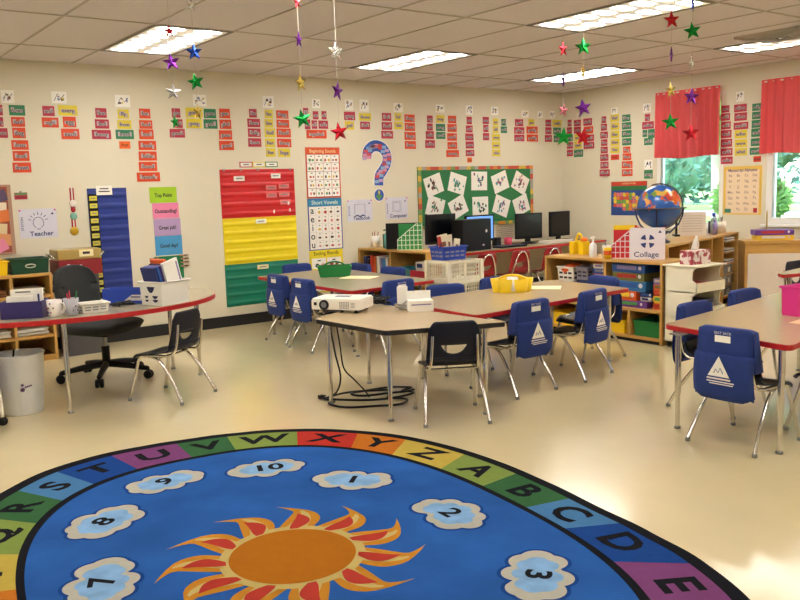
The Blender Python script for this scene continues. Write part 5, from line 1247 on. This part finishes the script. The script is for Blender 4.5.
# ------------------------------------------------------------------ things on the pupils' tables
TZ = .5605
def caddy(label, loc, rz, c, w, d, h, lobes):
    t = thing('supply_caddy', label, 'caddy', loc, rz)
    m = MB()
    if lobes:
        def scal(k, n=84):
            o = []
            for i in range(n):
                a = 2*math.pi*i/n; b_ = 1+.20*abs(math.cos(3*a))**.6-.16; o.append((w/2*k*b_*math.cos(a), d/2*k*b_*math.sin(a)))
            return o
        rings = [(scal(.88), 0), (scal(1.), h), (scal(.95), h), (scal(.84), .008)]; n = 84
        vs = [(*p, z) for r_g, z in rings for p in r_g]
        fs = [tuple(range(n-1, -1, -1)), tuple(range(3*n, 4*n))]
        m.add(vs, fs, c); fs = []
        for i in range(n):
            j = (i+1) % n
            for q in range(3): fs.append((q*n+i, q*n+j, (q+1)*n+j, (q+1)*n+i))
        m.add(vs, fs, c, True); m.build('tray', t)
        MB().box((0, 0, h*.5), (w*.8, .008, h*.9), c).build('divider', t)
        m = MB(); m.grid(lambda u, v: ((u-.5)*w*.70, (v-.5)*.045, h*.78+h*.46*math.sin(u*math.pi)**.5), 20, 2, c); m.build('handle', t, solid=.014)
    else:
        k = .88
        o = rect(w, d, .03); bt = [(p[0]*k, p[1]*k) for p in o]; n = len(o); inn = [(p[0]*.95, p[1]*.93) for p in o]; ib = [(p[0]*k*.95, p[1]*k*.93) for p in o]
        vs = [(*p, 0) for p in bt]+[(*p, h) for p in o]+[(*p, h) for p in inn]+[(*p, .008) for p in ib]
        fs = [tuple(range(n-1, -1, -1)), tuple(range(3*n, 4*n))]
        for i in range(n):
            j = (i+1) % n; fs += [(i, j, n+j, n+i), (n+i, n+j, 2*n+j, 2*n+i), (2*n+i, 2*n+j, 3*n+j, 3*n+i)]
        m.add(vs, fs, c); m.build('tray', t)
        MB().box((0, 0, h*.5), (w*.86, .008, h), c).build('divider', t)
        m = MB(); m.grid(lambda u, v: ((u-.5)*w*.62, (v-.5)*.055, h*.9+h*.45*math.sin(u*math.pi)**.5), 18, 2, c); m.build('handle', t, solid=.012)
    return t
caddy('yellow scalloped supply caddy with a handle on the middle table', (-4.255, -3.37, TZ), R(-38), YEL, .31, .22, .10, 3)
t = thing('tape_roll', 'white tape roll inside the yellow caddy', 'tape', (-4.289, -3.413, TZ+.009)); MB().lathe([(.02, 0), (.042, 0), (.042, .105), (.02, .105), (.02, 0)], PAPER, 18).build('roll', t)
caddy('green rectangular supply caddy with a handle on the back table', (-4.50, -1.27, TZ), R(-30), GRN, .32, .20, .10, 0)
def sheet(label, loc, w, d, rz, c=CREAM, cat='paper', n=1):
    m = MB()
    for k in range(n): m.box((.004*k, .003*k, .0008+.0016*k), (w, d, .0014), c)
    tag(m.build('paper_sheet', loc=loc, rz=rz), label, cat)
sheet('cream sheet on the middle table right of the yellow caddy', (-3.95, -3.40, TZ), .20, .27, R(40), n=2)
sheet('cream sheet on the back table in front of the green caddy', (-4.43, -1.575, TZ), .22, .30, R(30), n=2)
sheet('cream sheet on the right table in front of the pink bin', (-4.05, -5.62, TZ), .44, .22, R(5), P('tan_paper', 'd8b98a', .7))
t = basket('storage_bin', 'bright pink bin on the right table at the right edge', (-3.885, -5.43, TZ+.0005), (.32, .11, .165), PINK, R(-6), 'bin', .95, holes=None)
# projector
t = thing('projector', 'white digital projector on the black-edged table', 'projector', (-5.675, -3.225, TZ), R(-56))
# lens face to local -x side
m = MB(); prof = rect(.36, .255, .035, 5); n = len(prof)
m.prism(prof, .022, .082, WHITE, smooth=False); m.prism([(p[0]*.97, p[1]*.96) for p in prof], .082, .092, WHITE); m.build('housing', t)
m = MB(); m.lathe([(.0, .004), (.027, .004), (.032, .012), (.032, -.004), (0, -.004)], BLACK, 20, Matrix.Translation((-.075, -.131, .055)) @ Matrix.Rotation(R(90), 4, 'X')); m.lathe([(0, .009), (.02, .009)], GREYINK, 16, Matrix.Translation((-.075, -.131, .055)) @ Matrix.Rotation(R(90), 4, 'X')); m.build('lens', t)
m = MB()
for i in range(6):
    for j in range(5): m.box((.035+.012*i, -.1281, .035+.009*j), (.008, .002, .005), GREYINK)
m.build('vent_grille', t); m = MB()
for i in range(3):
    for j in range(4): m.box((.115+.01*i, -.128, .04+.009*j), (.007, .002, .004), GREYINK)
m.build('vent_grille', t); m = MB(); m.box((-.14, -.1281, .06), (.02, .002, .02), BLACK); m.build('sensor_window', t)
m = MB()
for x, yy in ((-.12, -.09), (.13, -.09), (-.12, .09), (.13, .09)): m.lathe([(0, 0), (.012, 0), (.010, .023), (0, .023)], BLACK if x > 0 else CHROME, 10, Matrix.Translation((x, yy, 0)))
m.build('foot', t)
m = MB(); m.box((.0, .02, .0935), (.10, .05, .003), CB['grey']); m.build('button_panel', t)
# boxes, cables on that table
t = thing('paper_box', 'small white open box on the projector table beside the bare navy chair', 'box', (-5.33, -3.62, TZ), R(-28))
m = MB(); m.box((0, 0, .035), (.16, .10, .07), PAPER); m.box((.0, .052, .065), (.16, .004, .12), PAPER); m.build('carton', t); m = MB(); m.box((0, -.051, .045), (.13, .001, .008), CB['lilac']); m.build('printed_line', t)
t = thing('card_strip', 'white card standing upright behind the small white box', 'card', (-5.36, -3.47, TZ), R(-30)); MB().box((0, 0, .075), (.07, .008, .15), PAPER).build('card', t)
r2 = random.Random(8)
def tangle(label, loc, mt, n, rad, hh, r=.005):
    pts = []
    for i in range(n):
        a = i*2.1+r2.uniform(-.5, .5); q = rad*r2.uniform(.35, 1); pts.append((q*math.cos(a), q*math.sin(a)*.7, r+.001+hh*abs(math.sin(i*1.3))*r2.uniform(.3, 1)))
    m = MB(); m.tube(catmull(pts, 6, False), r, mt, 6); tag(m.build('cable_tangle', loc=loc), label, 'cable')
tangle('tangled black cable on the projector table behind the papers', (-5.36, -3.20, TZ), BLACK, 26, .09, .075, .007)
tangle('tangled grey cable on the projector table near the white box', (-5.40, -3.50, TZ), P('cable_grey', 'a09a92'), 20, .07, .05)
m = MB(); m.tube(catmull([(-5.72, -3.30, .57), (-5.80, -3.27, .50), (-5.83, -3.35, .32), (-5.80, -3.36, .15), (-5.84, -3.36, .05), (-5.90, -3.30, .012), (-5.85, -3.24, .012)], 6, False), .006, BLACK, 6)
m.tube(catmull([(-5.76, -3.26, .53), (-5.77, -3.32, .35), (-5.76, -3.34, .2), (-5.70, -3.36, .12), (-5.66, -3.42, .05), (-5.66, -3.48, .012)], 6, False), .005, BLACK, 6)
m.tube(catmull([(-5.75, -3.26, .525), (-5.6, -3.4, .47), (-5.45, -3.5, .44), (-5.38, -3.4, .5), (-5.36, -3.3, .53)], 6, False), .006, BLACK, 6)
tag(m.build('hanging_cable', loc=(0, 0, 0)), 'black cables hanging from the projector table down to the floor', 'cable')
def loop(cx_, cy_, a, b, rot, t0, t1, z, n=14):
    o = []
    for i in range(n+1):
        t = R(t0+(t1-t0)*i/n); x, y = a*math.cos(t), b*math.sin(t); o.append((cx_+x*math.cos(rot)-y*math.sin(rot), cy_+x*math.sin(rot)+y*math.cos(rot), z+.006*math.sin(i*.7)**2))
    return o
pts = [(-5.90, -3.28, .012)]+loop(-5.74, -3.58, .25, .12, R(-35), 150, 420, .010)+loop(-5.63, -3.46, .28, .12, R(-28), 60, 400, .014)+loop(-5.52, -3.44, .22, .08, R(-20), 20, 340, .018)
m = MB(); m.tube(catmull(pts, 3, False), .0075, BLACK, 6)
t = tag(m.build('extension_cord', loc=(0, 0, 0)), 'black extension cord lying in loops on the floor under the projector table', 'cord')
m = MB(); m.box((-5.90, -3.27, .018), (.035, .025, .022), BLACK, None); m.build('plug', t)

# ------------------------------------------------------------------ teacher's table
KZ = .6305
t = thing('storage_bin', "purple bin with papers at the left of the teacher's table", 'bin', (-7.455, -2.335, KZ), R(-27))
m = MB(); w, d, h = .24, .16, .105
for s in (-1, 1): m.box((s*w/2, 0, h/2), (.006, d, h), PUR); m.box((0, s*d/2, h/2), (w+.006, .006, h), PUR)
m.box((0, 0, .004), (w, d, .006), PUR); m.build('body', t, bevel=.002)
m = MB(); m.box((0, 0, .006), (.19, .02, .15), PAPER); m.box((-.02, -.011, .065), (.09, .001, .010), GREYINK); m.box((.07, -.0105, .0), (.012, .001, .1), NAVYINK)
tag(m.build('envelope_box', loc=(-7.435, -2.33, KZ+.092), rz=R(-27)), 'white printed box standing in the purple bin', 'box')
for k, l in enumerate(('white paper pad leaning at the front of the purple bin', 'white paper pad at the left of the purple bin')):
    m = MB(); m.box((0, 0, .065), (.15, .012, .125), PAPER); tag(m.build('paper_pad', loc=(-7.49+.01*k, -2.37+.03*k, KZ+.008), rz=R(-27)), l, 'paper pad')
def mug(label, loc, c, rz, deco):
    t = thing('mug', label, 'mug', loc, rz)
    MB().lathe([(0, 0), (.034, 0), (.038, .006), (.047, .105), (.043, .105), (.034, .008), (0, .008)], c, 24).build('body', t)
    m = MB(); m.tube([(.042, 0, .085), (.07, 0, .085), (.08, 0, .06), (.068, 0, .03), (.038, 0, .022)], .006, c, 8); m.build('handle', t)
    m = MB()
    for k in range(9):
        a = R(-150+rz*0+14*(k % 5)*1.6); z = .03+.028*(k//4); rr = .0365+.0095*z/.1+.0028
        m.ball((rr*math.cos(a), rr*math.sin(a), z), .006, deco[k % len(deco)], None, 6)
    m.build('print', t)
mug("white patterned mug on the teacher's table beside the purple bin", (-7.312, -2.47, KZ), P('mug_white', 'ece4e0', .25), R(-55), [P('print_rose', 'a85a70'), INK, NAVYINK])
mug("grey mug holding pens on the teacher's table, right of the white mug", (-7.212, -2.47, KZ), P('mug_grey', 'b4b2bc', .3), R(60), [GREYINK, CUT])
pens((-7.212, -2.47, KZ), .14, [P('pen_red', 'd83a52'), P('pen_red', ''), GRN], ['red pen leaning in the grey mug, left', 'red pen leaning in the grey mug, right', 'green pen standing in the grey mug'], 3, .03)
t = basket('basket', "small white slotted tray at the front of the teacher's table", (-7.065, -2.42, KZ), (.17, .12, .055), WHITE, R(0), taper=.92, darkm=CB['grey'])
t = thing('document_tray', "blue plastic box with a white label on the teacher's table", 'tray', (-6.745, -2.155, KZ), R(-48))
m = MB(); w, d, h = .32, .10, .10
for s in (-1, 1): m.box((s*w/2, 0, h/2), (.006, d, h), BLU); m.box((0, s*d/2, h/2), (w+.006, .006, h), BLU)
m.box((0, 0, .004), (w, d, .006), BLU); m.build('body', t, bevel=.002)
m = MB(); m.poly([(.0, -d/2-.004, .02), (.13, -d/2-.004, .02), (.13, -d/2-.004, .06), (.06, -d/2-.004, .06)], CUT); m.box((.085, -d/2-.0045, .045), (.07, .001, .008), NAVYINK); m.build('label_card', t)
tangle("black cable heap on the teacher's table in front of the blue box", (-6.84, -2.30, KZ), BLACK, 18, .09, .02, .006)
t = basket('basket', "white slotted basket of folders on the teacher's table", (-6.575, -2.405, KZ), (.25, .21, .155), WHITE, R(22), taper=.93, holes=None)
m = MB(); DK = P('basket_gap_navy', '262c50', .8)
for x, z, w in ((-.0, .0, 0),):
    M0 = Matrix.Rotation(R(-90), 4, 'Z')
for yy, z, w, h in ((0., .105, .075, .04), (.045, .055, .035, .016), (-.035, .055, .055, .02), (.045, .03, .035, .014), (-.035, .03, .055, .018)):
    m = MB(); m.poly([(-.1185-.0075*(z+h*a_)/.155*1.0-.001, yy+w/2*b_, z+h/2*c_) for a_, b_, c_ in ((0, -1, 1), (0, 1, 1), (0, .7, -.2), (0, .3, -1), (0, -.3, -1), (0, -.7, -.2))], DK); m.build('slot', t)
for i, (x, c, w, h, l) in enumerate(((-.085, 'navy', .018, .25, 'navy folder at the left of the white basket'), (-.055, 'blue', .02, .255, 'blue folder leaning in the white basket'), (-.025, 'purple', .015, .26, 'purple folder leaning in the white basket'), (-.002, 'dark', .012, .27, 'dark folder next to the orange one in the white basket'), (.02, 'orange', .025, .30, 'orange-red folder leaning in the white basket'))):
    m = MB(); m.box((0, .02, h/2), (w, .13, h), CB[c]); o = m.build('folder', loc=(-6.575+x*.93+.03, -2.405+x*.37+.01, KZ+.012), rz=R(22), bevel=.002); o.rotation_euler = (0, R(-16), R(22)); tag(o, l, 'folder', 'folders in the white basket')
m = MB(); m.box((0, 0, .145), (.13, .018, .29), PAPER); m.box((.05, -.0095, .2), (.012, .001, .14), CB['lilac'])
o = m.build('binder', loc=(-6.495, -2.447, KZ+.012), rz=R(22)); o.rotation_euler = (0, R(-14), R(20)); tag(o, 'white binder leaning at the right in the white basket', 'binder')

# ------------------------------------------------------------------ cubby shelf behind the teacher
CBX = -8.50
bookcase('cubby_shelf', "wooden cubby shelf behind the teacher's table at the left edge", (CBX, -.50, 0), 0, 1.68, .46, .742, [(.36, .05, .72), (.70, .05, .72), (1.04, .05, .72), (1.36, .05, .72)], [(.022, 1.658, .05), (.022, 1.658, .22), (.022, 1.658, .39), (.022, 1.658, .56)], base=.05)
for i, (x, z, c, w, l) in enumerate(((1.50, .5605, 'green', .24, 'green folders in the top right cubby'), (1.49, .3905, 'white', .25, 'white papers in the second right cubby'), (1.50, .2205, 'white', .26, 'white papers in the third right cubby'), (1.20, .5605, 'brown', .26, 'brown folders in the top cubby, second column from the right'), (1.20, .3905, 'yellow', .26, 'yellow folders in the second cubby of the second column'), (1.20, .2205, 'white', .26, 'white papers in the third cubby of the second column'), (.87, .3905, 'red', .26, 'red folders in a cubby at the left edge'))):
    t = thing('paper_stack', l, 'papers', (CBX+x, -.30, z), 0, 'stacks in the cubbies'); m = MB()
    for k in range(5): m.box((.006*math.sin(k*2), .01*math.cos(k*3), .006+.011*k), (w-.01*(k % 2), .30, .009), CB[c] if k in (0, 3) else (PAPER if c in ('white', 'green') else CB[c]))
    m.build('sheet', t)
    if z < .5: MB().box((0, -.195, -.012), (.12, .004, .018), YEL).build('shelf_label', t) if False else None
for x, l in ((1.18, 'yellow storage bin on top of the cubby shelf'), (.80, 'yellow storage bin at the far left of the cubby shelf')):
    t = basket('storage_bin', l, (CBX+x, -.33, .743), (.35, .26, .115), YEL, 0, 'bin', .93, holes=None); MB().box((0, -.126, .06), (.10, .004, .03), P('yellow_pale', 'f6e07a')).build('finger_slot', t)
t = basket('storage_bin', 'dark green storage bin on the cubby shelf next to the yellow one', (CBX+1.527, -.33, .743), (.30, .26, .12), DGRN, 0, 'bin', .93, holes=None)
m = MB(); m.tube([(.04*math.cos(k*.393), -.127, .065+.014*math.sin(k*.393)) for k in range(16)], .004, CB['white'], 6, closed=True); m.build('finger_slot', t)
t = thing('storage_box', 'maroon box with a white dot behind the office chair', 'box', (-6.57, -.32, 0)); m = MB(); m.box((0, 0, .35), (.30, .28, .70), P('cabinet_dark_grey', '4a4a4e')); m.build('stand_carcass', t); m = MB(); m.box((0, 0, .765), (.36, .30, .13), P('maroon', '8a1c26')); m.ball((-.10, -.15, .775), (.024, .004, .024), CUT); m.ball((.0, -.15, .775), (.014, .003, .014), CUT); m.build('carton', t)
t = thing('gold_tray', 'gold foil tray with chrome handles on the maroon box', 'tray', (-6.57, -.32, .831), 0)
m = MB(); m.box((0, 0, .045), (.36, .26, .09), P('gold_foil', 'b8a060', .3, metal=.5)); m.build('carton', t, bevel=.008)
m = MB(); m.box((.06, -.132, .055), (.12, .004, .06), CREAM); m.box((.06, -.1345, .055), (.06, .001, .02), INK); m.build('label_card', t)
m = MB()
for s in (-1, 1): m = MB(); m.tube([(s*.19, -.08, .02), (s*.225, -.08, .05), (s*.225, .05, .05), (s*.19, .05, .02)], .008, CHROME); m.build('handle', t)

# waste bin and the rolling cart at the left edge
t = thing('waste_bin', "pale grey round waste bin under the teacher's table", 'waste bin', (-7.485, -2.19, 0))
BINM = P('bin_grey', 'e8ecf6', .3)
MB().lathe([(0, 0), (.118, 0), (.122, .006), (.148, .375), (.153, .38), (.153, .388), (.142, .388), (.142, .378), (.115, .012), (0, .012)], BINM, 40).build('body', t)
m = MB(); a = R(-100)
for k, (da, z, s) in enumerate(((0, .17, .014), (.0, .20, .01), (.14, .185, .006), (.22, .187, .006), (.30, .189, .006), (.38, .191, .006))):
    r_b = .122+.026*z/.375+.001; m.ball((r_b*math.cos(a+da), r_b*math.sin(a+da), z), (s, s*.5, s), P('print_plum', '5a3a70'), None, 8)
m.build('print', t)
m = MB(); m.tube([(-7.53, -2.20, .30), (-7.52, -2.23, .42)], .006, BLACK); tag(m.build('stick', loc=(0, 0, 0)), 'dark stick poking out of the waste bin', 'stick')
t = thing('utility_cart', 'white tubular rolling cart cut off by the left edge of the picture', 'cart', (-7.90, -2.57, 0))
for x, yy in ((.235, .10), (-.235, .10), (.235, .48), (-.235, .48)):
    m = MB(); k = -.03 if x > 0 else .03
    m.tube(catmull([(x, yy, .055), (x+k*.2, yy, .2), (x+k, yy, .34), (x+k*1.3, yy, .52)], 5, False), .011, WHITE, 10); m.build('leg', t)
    m = MB(); m.lathe([(0, -.012), (.025, -.012), (.028, 0), (.025, .012), (0, .012)], BLACK, 14, T((x, yy, .0285), rx=R(90))); m.tube([(x, yy, .03), (x, yy, .06)], .009, BLACK); m.build('caster', t)
m = MB()
for z in (.135, .33):
    for yy in (.10, .48): m.tube([(-.23, yy, z), (.23, yy, z)], .009, WHITE)
    for x in (-.222, .222): m.tube([(x, .10, z), (x, .48, z)], .009, WHITE)
m.build('shelf_rail', t)
MB().box((0, .29, .142), (.44, .37, .008), WHITE).build('shelf', t); MB().box((0, .29, .337), (.42, .37, .008), WHITE).build('shelf', t)
box_item('storage_box', 'blue box on the lower shelf of the rolling cart', 'box', (-7.90, -2.28, .1465), (.40, .32, .12), P('box_deep_blue', '1f2f7a'))
box_item('storage_box', 'red box on the upper shelf of the rolling cart', 'box', (-7.90, -2.28, .3415), (.36, .30, .05), REDP)

# ------------------------------------------------------------------ outdoors
GRASS = mat('lawn', '86b050', .9, vary=.25, scale=.6)
struct(MB().box((45.2, -2, .20), (90, 160, .1), GRASS).build('ground'))
struct(MB().box((15.5, -2, .255), (3.4, 150, .012), P('pavement', 'd8d4cc', .9)).build('path'))
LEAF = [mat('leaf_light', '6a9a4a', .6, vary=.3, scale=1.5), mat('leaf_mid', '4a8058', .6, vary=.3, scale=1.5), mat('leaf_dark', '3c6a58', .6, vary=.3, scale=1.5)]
BARK = mat('bark', 'a8a49a', .9, vary=.3, scale=6)
def foliage(m, c, r, n, size, mt, seed):
    r2 = random.Random(seed); vs = []; fs = []
    for i in range(n):
        d = Vector((r2.gauss(0, 1), r2.gauss(0, 1), r2.gauss(0, 1))).normalized()*(r2.random()**.35)
        p = Vector(c)+Vector((d.x*r[0], d.y*r[1], d.z*r[2])); a = Vector((r2.gauss(0, 1), r2.gauss(0, 1), r2.gauss(0, 1))).normalized(); b_ = a.orthogonal().normalized()
        s = size*r2.uniform(.6, 1.3); k = len(vs); vs += [tuple(p-a*s), tuple(p-b_*s*.45), tuple(p+a*s), tuple(p+b_*s*.45)]; fs.append((k, k+1, k+2, k+3))
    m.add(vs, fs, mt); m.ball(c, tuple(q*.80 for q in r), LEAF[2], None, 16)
def tree(x, y, h, cr, tr, label, k, seed):
    t = thing('tree', label, 'tree', (x, y, .25), 0, 'trees outside the windows')
    m = MB(); m.tube(catmull([(0, 0, 0), (.05, .05, h*.3), (-.05, .1, h*.6), (0, 0, h*.85)], 5, False), [tr]*15+[tr*.5], BARK, 10)
    for i in range(4):
        a = seed+i*1.6; m.tube([(0, 0, h*(.45+.08*i)), (cr*.5*math.cos(a), cr*.5*math.sin(a), h*(.62+.08*i))], [tr*.45, tr*.15], BARK, 6)
    m.build('trunk', t)
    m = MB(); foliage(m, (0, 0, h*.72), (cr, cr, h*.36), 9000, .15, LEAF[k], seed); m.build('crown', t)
tree(9.0, 2.7, 4.6, 1.5, .10, 'bright leafy tree seen through the left window', 0, 1)
tree(13.0, 6.0, 6.0, 2.0, .16, 'tall tree behind the bright one in the left window', 1, 2)
tree(8.2, 5.9, 3.8, 1.4, .09, 'light green tree at the left side of the left window', 0, 3)
tree(11.0, -.6, 7.0, 1.7, .16, 'pale-trunked tree seen through the right window', 1, 4)
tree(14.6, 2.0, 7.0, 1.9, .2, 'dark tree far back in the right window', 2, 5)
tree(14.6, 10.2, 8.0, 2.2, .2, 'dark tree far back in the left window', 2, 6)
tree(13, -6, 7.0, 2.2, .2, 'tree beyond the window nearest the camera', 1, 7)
def hedge(x, y, lx, ly, h, k, seed, label):
    m = MB(); foliage(m, (0, 0, h*.5), (lx, ly, h*.55), 7000, .2, LEAF[k], seed); tag(m.build('hedge', loc=(x, y, .25)), label, 'hedge', 'hedges outside the windows')
hedge(23, 14.0, .9, 8, 8.0, 2, 11, 'dark hedge across the lawn in the left window')
hedge(23, -2.9, .9, 8, 8.0, 2, 12, 'dark hedge across the lawn in the right window')
hedge(11.2, 3.9, .6, .9, 1.1, 0, 13, 'round bush at the edge of the lawn between the windows')

# ------------------------------------------------------------------ light
wd = bpy.data.worlds.new('sky'); SC.world = wd; wd.use_nodes = True; nt = wd.node_tree; bg = nt.nodes['Background']
sky = nt.nodes.new('ShaderNodeTexSky'); sky.sky_type = 'NISHITA'; sky.sun_disc = False; sky.sun_elevation = R(50); sky.sun_rotation = R(250); sky.air_density = 1; sky.dust_density = 1.5
nt.links.new(sky.outputs[0], bg.inputs['Color']); bg.inputs['Strength'].default_value = .9
sd = bpy.data.lights.new('sun', 'SUN'); sd.energy = 3.2; sd.angle = R(1); sd.color = (1, .95, .86)
so = bpy.data.objects.new('sun', sd); COL.objects.link(so); so.rotation_euler = (R(38), 0, R(-70))
for i, (a, b_, z0, z1) in enumerate(WIN):
    pass
SC.view_settings.view_transform = 'Standard'; SC.view_settings.look = 'None'; SC.view_settings.gamma = 1.; SC.view_settings.use_curve_mapping = False
SC.view_settings.exposure = 1.08
SC.cycles.use_denoising = True
SC.cycles.max_bounces = 8; SC.cycles.diffuse_bounces = 4; SC.cycles.glossy_bounces = 4; SC.cycles.transmission_bounces = 6
SC.cycles.sample_clamp_indirect = 8
SC.cycles.caustics_reflective = False; SC.cycles.caustics_refractive = False
